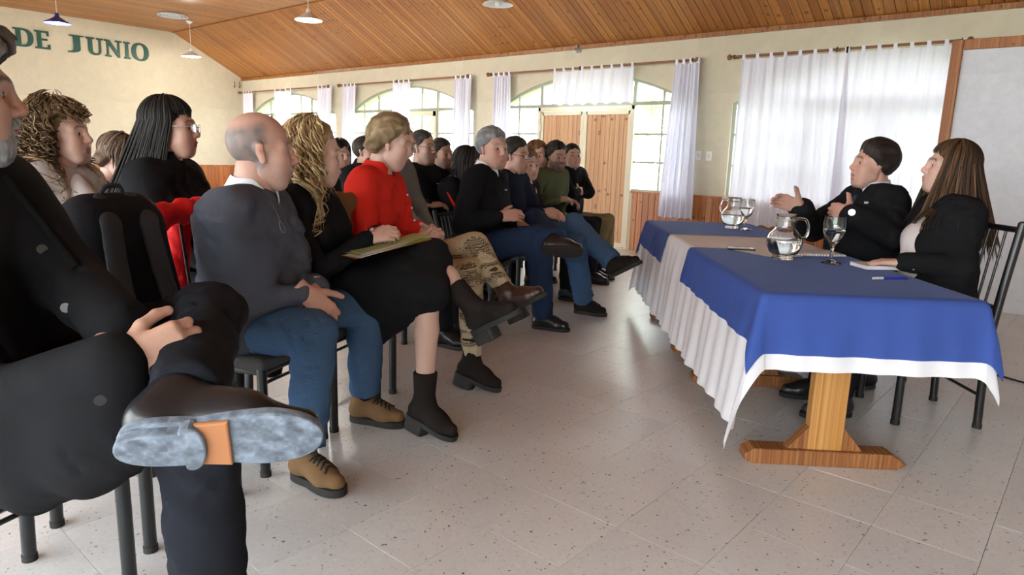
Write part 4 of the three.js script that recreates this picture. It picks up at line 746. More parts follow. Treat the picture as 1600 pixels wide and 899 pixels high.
    F.cone(N.clone().addScaledVector(UP, -0.03 * s), sh.l, 0.058 * s + i, 0.048 * s + i, 0.04); F.cone(N.clone().addScaledVector(UP, -0.03 * s), sh.r, 0.058 * s + i, 0.048 * s + i, 0.04);
  };
  // body
  {
    const B = bbox(all, 0.16), F = new Field(B.min, B.max, Math.max(cb * 1.25, 0.013));
    torso(F, -0.02);
    F.cone(N.clone().addScaledVector(UP, -0.06 * s), Hc.clone().addScaledVector(hu, -0.055 * hs).addScaledVector(hf, -0.022 * hs), 0.068 * s * (o.neck ?? 1), 0.056 * hs * (o.neck ?? 1), 0.03);
    for (const k of ['l', 'r']) { F.cone(sh[k], arm[k].el, 0.036 * s, 0.028 * s, 0.02); F.cone(arm[k].el, arm[k].wr, 0.028 * s, 0.021 * s, 0.015); const bare = o.bareLegs ? 1 : 0.85; F.cone(hip[k], leg[k].kn, 0.075 * s, 0.05 * s * bare, 0.03); const mid = leg[k].kn.clone().lerp(leg[k].an, 0.35); F.cone(leg[k].kn, mid, 0.05 * s * bare, 0.05 * s * bare, 0.02); F.cone(mid, leg[k].an, 0.05 * s * bare, 0.032 * s, 0.02); }
    const gs = [F.mesh(() => skin)];
    gs.push(headGeo({ ...o.facial, skin }, ch).applyMatrix4(MH));
    for (const k of ['l', 'r']) { const a = arm[k]; if (a.hide) continue; gs.push(handGeo({ side: k === 'r' ? 1 : -1, skin: a.skin ?? skin, curl: a.curl, curls: a.curls, thumb: a.thumb, spread: a.spread }, dist < 3 ? 0.0034 : dist < 4.6 ? 0.0042 : 0.006).applyMatrix4(basis(a.wr, a.back, a.dir, s * (woman ? 0.95 : 1.08)))); }
    part('body', mv(mergeGeometries(gs)), skinMat, g);
  }
  // clothes
  const W = bbox([pelvis, N, sh.l, sh.r, arm.l.el, arm.l.wr, arm.r.el, arm.r.wr, hip.l, hip.r], 0.26);
  const caps = []; const keep = (a, b, ra, rb) => caps.push({ a: a.clone(), b: b.clone(), ra, rb });
  const top = o.top, ti = top.inflate ?? 0.008;
  {
    const F = new Field(W.min, W.max, cb); torso(F, ti);
    for (const k of ['l', 'r']) {
      const a = arm[k], e = top.sleeve ?? 1, end = a.el.clone().lerp(a.wr, Math.min(1, e) - 0.06); const u1 = (top.armR ?? 0.05) * s + ti, u2 = u1 * 0.86, u3 = (top.cuffR ?? 0.034) * s + ti * 0.6;
      F.cone(sh[k], a.el, u1, u2, 0.035); if (e > 0.1) F.cone(a.el, end, u2, u3, 0.02);
      keep(sh[k], a.el, u1, u2);
      if (top.cuff) { }
    }
    keep(sh.l, sh.r, 0.075 * s + ti, 0.075 * s + ti); keep(spine(0.68, 0), N.clone().addScaledVector(UP, -0.08), (woman ? 0.15 : 0.16) * s, 0.1 * s); keep(spine(0.68, 0.02).addScaledVector(lf, 0.08), spine(0.68, 0.02).addScaledVector(lf, -0.08), 0.12 * s, 0.12 * s);
    if (top.extra) top.extra(F, { spine, lf, fw, hip, pelvis, N, s, sh, arm, leg, P });
    if (top.hem) F.cone(hip.l.clone().addScaledVector(fw, 0.08), hip.r.clone().addScaledVector(fw, 0.08), 0.11 * s + ti, 0.11 * s + ti, 0.05);
    F.cone(N.clone().addScaledVector(hu, 0.01), Hc.clone().addScaledVector(hu, -0.05), 0.062 * s, 0.06 * s, 0.008, null, true);
    const A = top.fold ?? 0.007, vx = top.foldScale ?? 1;
    F.ripple((x, y, z) => { const q = fbm(x * 6 * vx, y * 11 * vx + x * 3, z * 6 * vx), e = fbm(x * 9 + y * 7, y * 13 - z * 5, z * 9 + 3); return A * (4 * (q - 0.5) + 1.2 * Math.max(0, 1 - Math.abs(e - 0.5) * 14) * step(0.4, 0.6, noise(x * 5, y * 5, z * 5))); });
    part(top.name ?? 'sweater', mv(F.mesh(top.colourAt)), top.mat, g, top.label);
  }
  if (o.collar) {   // a shirt collar standing round the neck
    const c = [], n = 26, open = o.collar.open ?? 0.5, gs = [];
    const ax = Hc.clone().addScaledVector(hu, -0.06 * hs).addScaledVector(hf, -0.02 * hs).sub(N).normalize(), pos = [], idx = [], ring = [[0.076, -0.02], [0.073, 0.04], [0.075, 0.044], [0.084, 0.014], [0.094, -0.012]];
    for (let i = 0; i <= n; i++) { const a = open + (6.2832 - 2 * open) * i / n, d = fw.clone().multiplyScalar(Math.cos(a)).addScaledVector(lf, Math.sin(a)), droop = Math.exp(-((Math.min(a, 6.2832 - a) - open) ** 2) / 0.12); for (const [r, y] of ring) { const p = N.clone().addScaledVector(d, (r + droop * (y < 0.02 ? 0.012 : 0.004)) * s).addScaledVector(ax, (y + 0.012 - droop * 0.035 + (Math.cos(a) < 0 ? 0.014 * -Math.cos(a) : 0)) * s); pos.push(p.x, p.y, p.z); } if (i) for (let k = 0; k < 4; k++) { const A = (i - 1) * 5 + k, B = i * 5 + k; idx.push(A, B, A + 1, A + 1, B, B + 1); } }
    const q = new THREE.BufferGeometry(); q.setAttribute('position', new THREE.Float32BufferAttribute(pos, 3)); q.setAttribute('uv', new THREE.Float32BufferAttribute(new Float32Array(pos.length / 3 * 2), 2)); q.setIndex(idx); q.computeVertexNormals(); const m = o.collar.mat; m.side = THREE.DoubleSide; part('shirt_collar', mv(q), m, g, o.collar.label);
  }
  if (o.bottom) {
    const b = o.bottom, B = bbox([pelvis, hip.l, hip.r, leg.l.kn, leg.r.kn, leg.l.an, leg.r.an], 0.2), F = new Field(B.min, B.max, cb), i = b.inflate ?? 0.006;
    F.cone(hip.l, hip.r, 0.112 * s + i, 0.112 * s + i, 0.05); F.cone(spine(0.12).addScaledVector(lf, 0.06), spine(0.12).addScaledVector(lf, -0.06), 0.108 * s + i, 0.108 * s + i, 0.05);
    for (const k of ['l', 'r']) {
      const { kn, an } = leg[k];
      F.cone(hip[k], kn, (b.thigh ?? 0.088) * s + i, (b.kneeR ?? 0.062) * s + i, 0.03);
      if (b.kind !== 'skirt') { const sd = an.clone().sub(kn).normalize(), end = an.clone().addScaledVector(sd, b.long ?? 0.005); F.cone(kn, end, (b.kneeR ?? 0.062) * s + i, (b.cuffR ?? 0.05) * s + i, 0.02); }
    }
    if (b.extra) b.extra(F, { spine, lf, fw, hip, pelvis, s, leg, P });
    if (b.kind !== 'skirt') for (const k of ['l', 'r']) { const { kn, an } = leg[k], sd = an.clone().sub(kn).normalize(), c = an.clone().addScaledVector(sd, b.long ?? 0.005), R = 0.13; F.each(c.clone().subScalar(R), c.clone().addScalar(R), (x, y, z, v) => { const e = (x - c.x) * sd.x + (y - c.y) * sd.y + (z - c.z) * sd.z; return v < 0.2 && e > -0.03 ? smax(v, e, 0.006) : v; }); }
    const A = b.fold ?? 0.006;
    F.ripple((x, y, z) => { const q = fbm(x * 7 + y * 4, y * 11, z * 7 - y * 3), e = fbm(x * 10, y * 16, z * 10 + 7); return A * (4 * (q - 0.5) + 1.2 * Math.max(0, 1 - Math.abs(e - 0.5) * 14) * step(0.4, 0.6, noise(x * 6, y * 6, z * 6))); });
    part(b.name ?? (b.kind === 'skirt' ? 'skirt' : 'trousers'), mv(F.mesh(b.colourAt)), b.mat, g, b.label);
  }
  if (o.shoes) for (const k of ['l', 'r']) { const L = leg[k]; if (L.noShoe) continue; shoe(g, MO.clone().multiply(basis(L.an, L.up, L.toe.clone().addScaledVector(L.up, -L.toe.dot(L.up)), 1)), { ...o.shoes, ...(L.shoe ?? {}), shaft: L.kn.clone().sub(L.an).normalize().transformDirection(basis(L.an, L.up, L.toe.clone().addScaledVector(L.up, -L.toe.dot(L.up)), 1).invert()) }, Math.max(0.0045, ch), s); if (o.shoes.sock) part('sock', bar(L.an.clone().add(off).addScaledVector(L.up, -0.02), L.an.clone().add(off).lerp(L.kn.clone().add(off), o.sockL ?? 0.25), 0.036 * s, 0.046 * s, 14), o.shoes.sock, g); }
  // head details
  const w = o.facial?.wide ?? 1, MHo = MO.clone().multiply(MH);
  for (const q of [-1, 1]) { const e = part('eye', eyeGeo(o.iris ?? [0.06, 0.03, 0.015]), eyeMat, g); new THREE.Matrix4().multiplyMatrices(MHo, new THREE.Matrix4().makeTranslation(q * 0.032, 0.009, 0.0725)).decompose(e.position, e.quaternion, e.scale); e.rotateY(-(o.gaze ?? 0)); if (o.closed) e.scale.multiplyScalar(0.6); }
  for (const h of [o.hair ?? []].flat()) {
    let geo = null;
    if (h.cap !== false) geo = capGeo({ ...h, ...(h.cap ?? {}) }, w, dist < 3 ? 0.0038 : dist < 4.6 ? 0.005 : 0.0065).applyMatrix4(MH);
    if (h.n) { const l = locksGeo(h, w, MH, h.noPush ? [] : h.push === 'chest' ? caps.slice(3) : caps); geo = geo ? mergeGeometries([geo, l]) : l; }
    part('hair', mv(geo), hairMat, g, h.label);
  }
  if (o.beardShell) part('beard', mv(beardGeo({ ...o.facial, beard: o.beardShell }, ch).applyMatrix4(MH)), hairMat, g, 'short grey beard');
  if (o.glasses) glasses(g, MHo, o.glasses, w);
  if (o.more) o.more(g, { MHo, off, P, leg, arm, N, fw, lf, Hc, hf, hu, spine, sh, s, hs });
  return g;
}
const FACE = V(0.924, 0, -0.383), ROW = V(-0.383, 0, -0.924), C1 = V(-2.253, 0, -0.803);
const rowSeat = (k, back = 0) => C1.clone().addScaledVector(ROW, k * 0.5).addScaledVector(FACE, -back);

// ---------------------------------------------------------------- chairs
const chairMetal = plain(0.012, 0.012, 0.014, 0.28), chairPad = fabric(0.1, 0.1, 0.105, { rough: 0.8 });
function metalChair(p, face, label, group, pad = chairPad, H = 0.97) {
  const o = thing('metal_chair', label, 'chair', [p.x, 0, p.z], Math.atan2(face.x, face.z), group), R = 0.0185, a = 0.185;
  part('seat', rbox(0.41, 0.05, 0.4, 0.02, 0, 0.43, 0.005), pad, o);
  part('seat_frame', merge([bar(V(-a, 0.4, a), V(a, 0.4, a), 0.012), bar(V(-a, 0.4, -a), V(a, 0.4, -a), 0.012), bar(V(-a, 0.4, -a), V(-a, 0.4, a), 0.012), bar(V(a, 0.4, -a), V(a, 0.4, a), 0.012)]), chairMetal, o);
  for (const x of [-1, 1]) {
    const f = part('leg', bar(V(x * a, 0.012, a), V(x * a, 0.415, a), R, R, 14), chairMetal, o); part('rubber_foot', bar(V(x * a, 0, a), V(x * a, 0.02, a), R + 0.002, R + 0.002, 14), soleM, f);
    const r = part('leg', tube([V(x * a, 0.01, -a - 0.01), V(x * a, 0.25, -a), V(x * a, 0.43, -a), V(x * a, 0.65, -a - 0.02), V(x * a, H, -a - 0.06)], R, 26, 12), chairMetal, o); part('rubber_foot', bar(V(x * a, 0, -a - 0.01), V(x * a, 0.02, -a - 0.01), R + 0.002, R + 0.002, 14), soleM, r);
    part('post_cap', new THREE.SphereGeometry(R, 12, 8).scale(1, 0.5, 1).translate(x * a, H + 0.002, -a - 0.06), chairMetal, r);
  }
  part('top_rail', bar(V(-a, H - 0.03, -a - 0.057), V(a, H - 0.03, -a - 0.057), 0.014), chairMetal, o); part('lower_rail', bar(V(-a, 0.58, -a - 0.013), V(a, 0.58, -a - 0.013), 0.011), chairMetal, o);
  for (const x of [-0.09, -0.03, 0.03, 0.09]) part('back_bar', bar(V(x, 0.58, -a - 0.013), V(x, H - 0.03, -a - 0.057), 0.006, 0.006, 8), chairMetal, o);
  part('stretcher', bar(V(-a, 0.16, -a), V(a, 0.16, -a), 0.008), chairMetal, o);
  return o;
}
const chairWood = new THREE.MeshStandardMaterial({ map: woodTex(41, '176,112,58', '80,40,14', 4), roughness: 0.4 });
function woodChair(p, face, label, y = 0.86) {
  const o = thing('wooden_chair', label, 'chair', [p.x, 0, p.z], Math.atan2(face.x, face.z)), a = 0.19;
  part('seat', rbox(0.42, 0.035, 0.42, 0.012, 0, 0.44, 0), chairWood, o);
  for (const x of [-1, 1]) { part('leg', rbox(0.036, 0.43, 0.036, 0.006, x * a, 0.215, a), chairWood, o); part('leg', rbox(0.036, 0.43, 0.036, 0.006, x * a, 0.215, -a), chairWood, o); part('back_post', bar(V(x * 0.175, 0.43, -a), V(x * 0.175, y - 0.09, -a - 0.08), 0.017), chairWood, o); }
  const s = new THREE.Shape(); s.moveTo(-0.2, -0.09); s.lineTo(0.2, -0.09); s.lineTo(0.2, 0.02); s.quadraticCurveTo(0.2, 0.09, 0.12, 0.09); s.lineTo(-0.12, 0.09); s.quadraticCurveTo(-0.2, 0.09, -0.2, 0.02); s.lineTo(-0.2, -0.09);
  part('back_slat', new THREE.ExtrudeGeometry(s, { depth: 0.016, bevelEnabled: true, bevelSize: 0.006, bevelThickness: 0.006, bevelSegments: 2 }).rotateX(-0.2).translate(0, y - 0.09, -a - 0.09), chairWood, o);
  part('back_slat', rbox(0.34, 0.07, 0.018, 0.006, 0, 0.6, -a - 0.035), chairWood, o);
  return o;
}

// ---------------------------------------------------------------- who sits where
const black = fabric(0.012, 0.012, 0.014), blackKnit = fabric(0.01, 0.01, 0.012, { bump: 0.002 }), navy = fabric(0.014, 0.018, 0.035), charcoal = fabric(0.015, 0.016, 0.022), greyKnit = fabric(0.08, 0.086, 0.115, { bump: 0.002 });
const denimTex = pixelTex(128, (u, v) => { const a = 215 + 40 * Math.sin((u + v) * 2 * Math.PI * 32) * 0.5 + 30 * (hash3(u * 128 | 0, v * 128 | 0, 8) - 0.5); return [a - 14, a - 4, a]; }, true, 6);
const denim = fabric(0.1, 0.175, 0.33, { map: denimTex }), denimDark = fabric(0.035, 0.055, 0.12, { map: denimTex }), denimLight = fabric(0.1, 0.17, 0.32, { map: denimTex });
const redCloth = fabric(0.62, 0.028, 0.018), whiteShirt = fabric(0.72, 0.74, 0.82), paleShirt = fabric(0.5, 0.52, 0.55), beige = fabric(0.5, 0.44, 0.43), creamTop = fabric(0.62, 0.56, 0.56), khaki = fabric(0.25, 0.19, 0.1), olive = fabric(0.1, 0.11, 0.06), maroon = fabric(0.03, 0.014, 0.015), greyShirt = fabric(0.2, 0.21, 0.22);
const snakeTex = canvasTex(512, 512, (g, w, h) => { let q = 9; const R = () => { q = (q * 1103515245 + 12345) % 2147483648; return q / 2147483648; }; g.fillStyle = 'rgb(206,190,164)'; g.fillRect(0, 0, w, h); for (let j = 0; j < 26; j++) for (let i = 0; i < 26; i++) { const x = (i + (j % 2) * 0.5) * w / 26, y = j * h / 26, p = noise(i * 0.3, j * 0.3, 4); g.strokeStyle = p > 0.52 ? 'rgba(52,40,30,0.75)' : 'rgba(120,104,80,0.5)'; g.lineWidth = 1 + p * 3; g.beginPath(); g.ellipse(x, y, 8, 8, 0, 0, 7); g.stroke(); if (p > 0.6) { g.fillStyle = `rgba(60,46,34,${0.3 + R() * 0.4})`; g.fill(); } } }, 3.2, 3.2);
const snake = fabric(0.8, 0.78, 0.74, { map: snakeTex });
const leatherBlack = plain(0.014, 0.014, 0.017, 0.3), suede = fabric(0.02, 0.016, 0.015), leatherBrown = plain(0.045, 0.018, 0.014, 0.35), hikeTan = fabric(0.2, 0.115, 0.06), lacesBlack = plain(0.012, 0.012, 0.012, 0.8), sockBlack = fabric(0.014, 0.014, 0.016);
const frameDark = plain(0.02, 0.02, 0.025, 0.3), frameClear = plain(0.55, 0.57, 0.6, 0.15, 0.5), silver = plain(0.7, 0.7, 0.72, 0.2, 0.9), gold = plain(0.8, 0.62, 0.3, 0.2, 0.9);
const fair = [0.6, 0.38, 0.31], tan = [0.5, 0.295, 0.225], ruddy = [0.55, 0.315, 0.25], brownSkin = [0.4, 0.225, 0.165];
const D = (l, u, f) => V(0, 0, 0).addScaledVector(UP.clone().cross(FACE), l).addScaledVector(UP, u).addScaledVector(FACE, f).normalize();
const soleWorn = new THREE.MeshStandardMaterial({ map: pixelTex(128, (u, v) => { const a = 70 + 90 * fbm(u * 14, v * 14, 2) + 60 * Math.max(0, fbm(u * 40, v * 40, 7) - 0.5); return [a * 0.92, a, a * 1.12]; }, true, 5), roughness: 0.7 });
const buttonM = plain(0.02, 0.02, 0.025, 0.15);
const button = (g, p, n, r) => { const b = part('button', new THREE.CylinderGeometry(r, r, 0.004, 18).rotateX(Math.PI / 2), buttonM, g); b.position.copy(p); b.lookAt(p.clone().add(n)); return b; };

const patch = (g, garment, name, px, py, off, w, h) => { const q = snap(g, garment, px, py, off); if (!q) return; const m = part(name, box(w, h, 0.003), paleShirt, g); m.position.copy(q.p); m.lookAt(q.p.clone().add(q.n)); };
// 1. the man in the long black coat
{
  const seat = V(-1.96, 0, -0.35);
  metalChair(seat, FACE, 'black metal chair under the man in the black overcoat');
  const camSide = (px, py, d) => at(px, py, d);
  person({
    label: 'man with grey beard in a long black coat, ankle on knee, hands clasped', seat, head: at(-77, 152, 1.4), look: [-2, 0], skin: tan, scale: 1.04, headScale: 1.04,
    facial: { nose: 1.08, wide: 1.0, jaw: 1.05, brow: [0.04, 0.03, 0.03] }, beardShell: [0.3, 0.3, 0.32], iris: [0.04, 0.025, 0.015],
    hair: [{ colour: [0.035, 0.03, 0.028], colour2: [0.3, 0.29, 0.29], thick: 0.024, front: 0.125, temple: 0.045, fringe: 0.07, bun: [0.105, 0.075, 0.036], amp: 0.014, low: -0.075, rise: 0.008, temples: [0.35, 0.35, 0.36] }],
    handR: { at: at(190, 568, 1.24), dir: D(0.75, 0.25, 0.6), back: D(-0.8, 0.2, 0.55), curl: 0.85, thumb: 0.5, elbow: at(-20, 640, 1.3) }, handL: { at: at(190, 515, 1.42), dir: D(-0.5, -0.45, 0.75), back: D(0.2, 0.75, 0.6), curl: 0.8, thumb: 0.4 },
    legR: { knee: at(300, 662, 1.36), ankle: at(345, 985, 1.35), toe: D(-0.1, 0, 1) }, legL: { knee: at(325, 492, 1.62), ankle: at(290, 622, 1.2), toe: V(0.62, -0.03, -0.78), up: V(-0.74, 0.36, -0.56).normalize(), shoe: { big: 1.14 } },
    top: { name: 'coat', mat: black, inflate: 0.024, armR: 0.058, cuffR: 0.048, fold: 0.005, foldScale: 0.7, extra: (F, { lf, fw, hip, pelvis, spine, leg }) => {
      F.cone(spine(0.3, 0.07), pelvis.clone().addScaledVector(fw, 0.2), 0.14, 0.1, 0.06);
      const k = hip.r.clone().lerp(leg.r.kn, 0.55), h0 = hip.r.clone(); F.cone(h0, k, 0.135, 0.1, 0.09); F.cone(at(10, 650, 1.38), at(110, 650, 1.37), 0.085, 0.06, 0.08); F.cone(hip.l, hip.l.clone().lerp(leg.l.kn, 0.3), 0.13, 0.12, 0.05);
      const q = [at(-40, 690, 1.36), at(60, 690, 1.32), at(140, 680, 1.29), at(185, 660, 1.28)], e = [at(-40, 775, 1.37), at(60, 765, 1.33), at(140, 735, 1.3), at(190, 712, 1.29)];
      for (let i = 0; i < 4; i++) F.cone(q[i], e[i], 0.045, 0.026, 0.08); for (let i = 0; i < 3; i++) { F.cone(q[i], q[i + 1], 0.05, 0.045, 0.08); F.cone(e[i], e[i + 1], 0.026, 0.024, 0.06); F.cone(q[i].clone().lerp(e[i], 0.5), q[i + 1].clone().lerp(e[i + 1], 0.5), 0.036, 0.034, 0.06); }
    } },
    bottom: { mat: charcoal, thigh: 0.095, kneeR: 0.07, cuffR: 0.056, long: 0.0, fold: 0.009 },
    shoes: { mat: leatherBlack, point: true, sole: soleWorn, heelBlock: true, waist: plain(0.42, 0.17, 0.07, 0.5), thick: 0.01, label: 'black leather dress shoe with a worn sole' },
    more: (g, { off }) => { for (const [px, py] of [[104, 481], [157, 625], [66, 390]]) { const h = snap(g, 'coat', px, py, off); if (h) button(g, h.p, h.n, 0.0105); } const lp = [[4, 275], [45, 325], [85, 375], [120, 420]].map(([x, y]) => snap(g, 'coat', x, y, off)?.p).filter(Boolean); if (lp.length > 2) part('lapel', tube(lp, 0.009, 20, 8), black, g); },
  });
}
// 2. the bald man
const chairLabel = (t) => 'black metal chair under the ' + t;
{
  const seat = rowSeat(1.05); metalChair(seat, FACE, chairLabel('balding man in the grey sweater'));
  person({
    label: 'balding man in a grey sweater and blue jeans with hands in his lap', seat, head: at(408, 240, 2.42), look: [-4, -2], skin: ruddy, scale: 1.04, headScale: 1.03, fat: 0.75, neck: 1.08,
    facial: { wide: 1.03, jaw: 1.15, nose: 1.15, cheek: 1.1, brow: [0.12, 0.1, 0.09], stubbleHair: [0.13, 0.12, 0.12], beard: [0.2, 0.17, 0.16], beardK: 0.25 }, collar: { mat: whiteShirt, open: 0.35, label: 'white shirt collar' },
    handR: { at: at(478, 458, 2.44), dir: D(0.35, -0.75, 0.6), back: D(-0.75, 0.4, 0.5), curl: 0.7, elbow: at(368, 470, 2.42) }, handL: { at: at(498, 452, 2.56), dir: D(-0.45, -0.75, 0.35), back: D(0.3, 0.6, 0.8), curl: 0.65 },
    legR: { knee: at(492, 522, 2.42), ankle: at(478, 722, 2.48), toe: D(-0.25, 0, 1) }, legL: { knee: at(572, 476, 2.92), ankle: at(570, 628, 3.04), toe: D(0.1, 0, 1) },
    top: { mat: greyKnit, inflate: 0.014, armR: 0.058, hem: true, fold: 0.011 }, bottom: { mat: denim, thigh: 0.095, kneeR: 0.072, cuffR: 0.06, long: -0.025, fold: 0.007, name: 'jeans' },
    shoes: { mat: hikeTan, laces: lacesBlack, thick: 0.022, sock: sockBlack, label: 'tan hiking shoe with black laces' },
    more: (g, { off }) => { const gl = new THREE.Group(); gl.name = 'hanging_glasses'; g.add(gl); const q = (px, py, d = 2.24) => at(px, py, d).add(off); part('rim', tube([q(438, 345), q(443, 352), q(447, 362), q(442, 364), q(437, 352), q(437, 346)], 0.002, 24, 6), frameDark, gl); part('temple', tube([q(424, 315, 2.27), q(432, 330), q(439, 348)], 0.002, 12, 6), frameDark, gl); },
  });
}
// 3. blonde woman
{
  const seat = rowSeat(1.95); metalChair(seat, FACE, chairLabel('blonde woman in the black skirt'));
  person({
    label: 'woman with long wavy blonde hair in black skirt and ankle boots, legs crossed', seat, head: at(494, 246, 2.86), look: [-4, -4], woman: true, skin: fair, scale: 1.02,
    facial: { wide: 0.97, jaw: 0.9, brow: [0.2, 0.13, 0.08] },
    hair: [{ colour: [0.2, 0.115, 0.05], colour2: [0.62, 0.46, 0.26], thick: 0.016, front: 0.06, temple: 0.035, fringe: 0.07, amp: 0.008, n: 230, range: [1.32, 4.96], len: 0.36, backLen: 0.12, curl: 0.015, freq: 75, flatWave: 0.9, rad: 0.0075, layer: 0.034, flare: 0.08, p0: 0.9, drift: [0.2, -0.2], label: 'long wavy blonde hair' }],
    handR: { at: at(577, 372, 2.85), dir: D(0.35, 0.25, 0.85), back: D(-0.7, 0.5, 0), curl: 0.85, thumb: 0.6 }, handL: { at: at(590, 365, 2.95), dir: D(-0.4, 0.2, 0.8), back: D(0.5, 0.7, 0), curl: 0.85 },
    legR: { knee: at(668, 455, 2.86), ankle: at(664, 580, 2.9), toe: D(-0.15, -0.2, 1) }, legL: { knee: at(672, 408, 2.98), ankle: at(742, 482, 2.86), toe: D(-0.1, -0.28, 1), up: D(0, 0.86, -0.5) }, bareLegs: true,
    top: { mat: black, inflate: 0.006, armR: 0.045, hem: true }, bottom: { kind: 'skirt', mat: black, thigh: 0.1, kneeR: 0.088, inflate: 0.012, extra: (F, { hip, leg, fw }) => { F.cone(hip.l.clone().lerp(hip.r, 0.5), leg.l.kn.clone().lerp(leg.r.kn, 0.5), 0.12, 0.075, 0.06); F.cone(at(560, 440, 2.95), at(590, 520, 3.0), 0.07, 0.04, 0.08); F.cone(at(590, 520, 3.0), at(650, 470, 2.9), 0.04, 0.045, 0.08); F.cone(at(625, 430, 2.9), at(622, 500, 2.95), 0.07, 0.035, 0.08); } },
    shoes: { kind: 'boot', mat: suede, label: 'black suede ankle boot with a block heel' },
    more: (g, { MHo, off }) => { const e = part('hoop_earring', new THREE.TorusGeometry(0.022, 0.0014, 6, 24).rotateY(Math.PI / 2), silver, g); new THREE.Matrix4().multiplyMatrices(MHo, new THREE.Matrix4().makeTranslation(-0.079, -0.05, 0)).decompose(e.position, e.quaternion, e.scale); part('bracelet', tube([0, 1, 2, 3, 4, 5, 6].map((k) => at(573, 372, 2.85).add(off).add(V(0.032 * Math.cos(k / 6 * 6.28) * 0.4, 0.032 * Math.sin(k / 6 * 6.28), 0.02 * Math.cos(k / 6 * 6.28)))), 0.004, 24, 6), silver, g); },
  });
}
// 4. woman in red
{
  const seat = rowSeat(3.0); metalChair(seat, FACE, chairLabel('woman in the red polo shirt'));
  person({
    label: 'woman in a red polo shirt and snakeskin print trousers, looking down', seat, head: at(610, 226, 3.42), look: [-6, -14], woman: true, skin: fair, closed: true, facial: { wide: 0.98, jaw: 0.95, brow: [0.2, 0.14, 0.1], lip: [0.35, 0.1, 0.09] }, scale: 1.03,
    hair: [{ colour: [0.13, 0.085, 0.045], colour2: [0.42, 0.3, 0.17], thick: 0.019, front: 0.075, temple: 0.04, fringe: 0.066, amp: 0.007, low: -0.06, nape: true, bun: [-0.045, -0.095, 0.03], label: 'light brown hair pinned back' }],
    handR: { at: at(655, 374, 3.3), dir: D(0.5, 0.25, 0.8), back: D(-0.7, 0.4, 0.2), curl: 0.8, thumb: 0.6 }, handL: { at: at(672, 362, 3.42), dir: D(-0.6, 0.15, 0.6), back: D(0.4, 0.6, 0.5), curl: 0.8 },
    legR: { knee: at(735, 425, 3.42), ankle: at(738, 537, 3.5), toe: D(0, -0.2, 1) }, legL: { knee: at(742, 382, 3.52), ankle: at(792, 457, 3.4), toe: D(-0.1, -0.25, 1), up: D(0, 0.85, -0.5), shoe: { mat: leatherBrown } },
    top: { name: 'polo_shirt', mat: redCloth, inflate: 0.012, sleeve: 0.55, armR: 0.054, cuffR: 0.05, hem: true, fold: 0.01 }, bottom: { mat: snake, thigh: 0.09, kneeR: 0.062, cuffR: 0.045, long: -0.03 }, collar: { mat: redCloth, open: 0.4, label: 'red collar' },
    shoes: { kind: 'boot', mat: suede, label: 'dark heeled ankle boot' },
    more: (g, { off }) => { for (const [px, py] of [[636, 305], [643, 325], [648, 345]]) { const h = snap(g, 'polo_shirt', px, py, off); if (h) button(g, h.p, h.n, 0.006).material = whiteShirt; } },
  });
}
// 5. grey-haired man
{
  const seat = rowSeat(5.8); metalChair(seat, FACE, chairLabel('grey-haired man in the black sweater'), undefined, chairPad, 0.8);
  person({
    label: 'grey-haired man in a black sweater with a white collar, ankle on knee', seat, head: at(769, 234, 4.62), look: [-24, -3], skin: ruddy, scale: 1.08, fat: 0.9, neck: 1.1, facial: { wide: 1.06, jaw: 1.2, cheek: 1.15, brow: [0.2, 0.18, 0.17] }, collar: { mat: whiteShirt, open: 0.35, label: 'white shirt collar' },
    hair: [{ colour: [0.13, 0.13, 0.14], colour2: [0.42, 0.42, 0.44], thick: 0.012, front: 0.07, amp: 0.006, low: -0.06 }],
    handR: { at: at(783, 338, 4.4), dir: D(0.6, 0.05, 0.7), back: D(-0.7, 0.5, 0.3), curl: 0.4, elbow: at(722, 350, 4.45) }, handL: { at: at(812, 348, 4.72), dir: D(-0.1, -0.4, 0.9), back: D(0.3, 0.8, 0.4), curl: 0.4 },
    legR: { knee: at(842, 372, 4.4), ankle: at(848, 483, 4.78), toe: D(0, 0, 1) }, legL: { knee: at(836, 348, 4.85), ankle: at(868, 374, 4.35), toe: D(-0.15, -0.1, 1), up: D(0.75, 0.65, 0) },
    top: { mat: blackKnit, inflate: 0.016, armR: 0.062, hem: true }, bottom: { mat: denimDark, thigh: 0.1, kneeR: 0.08, cuffR: 0.064, name: 'jeans' }, shoes: { mat: leatherBlack, label: 'black leather shoe' },
    more: (g, { off }) => patch(g, 'sweater', 'chest_logo', 789, 297, off, 0.03, 0.01),
  });
}
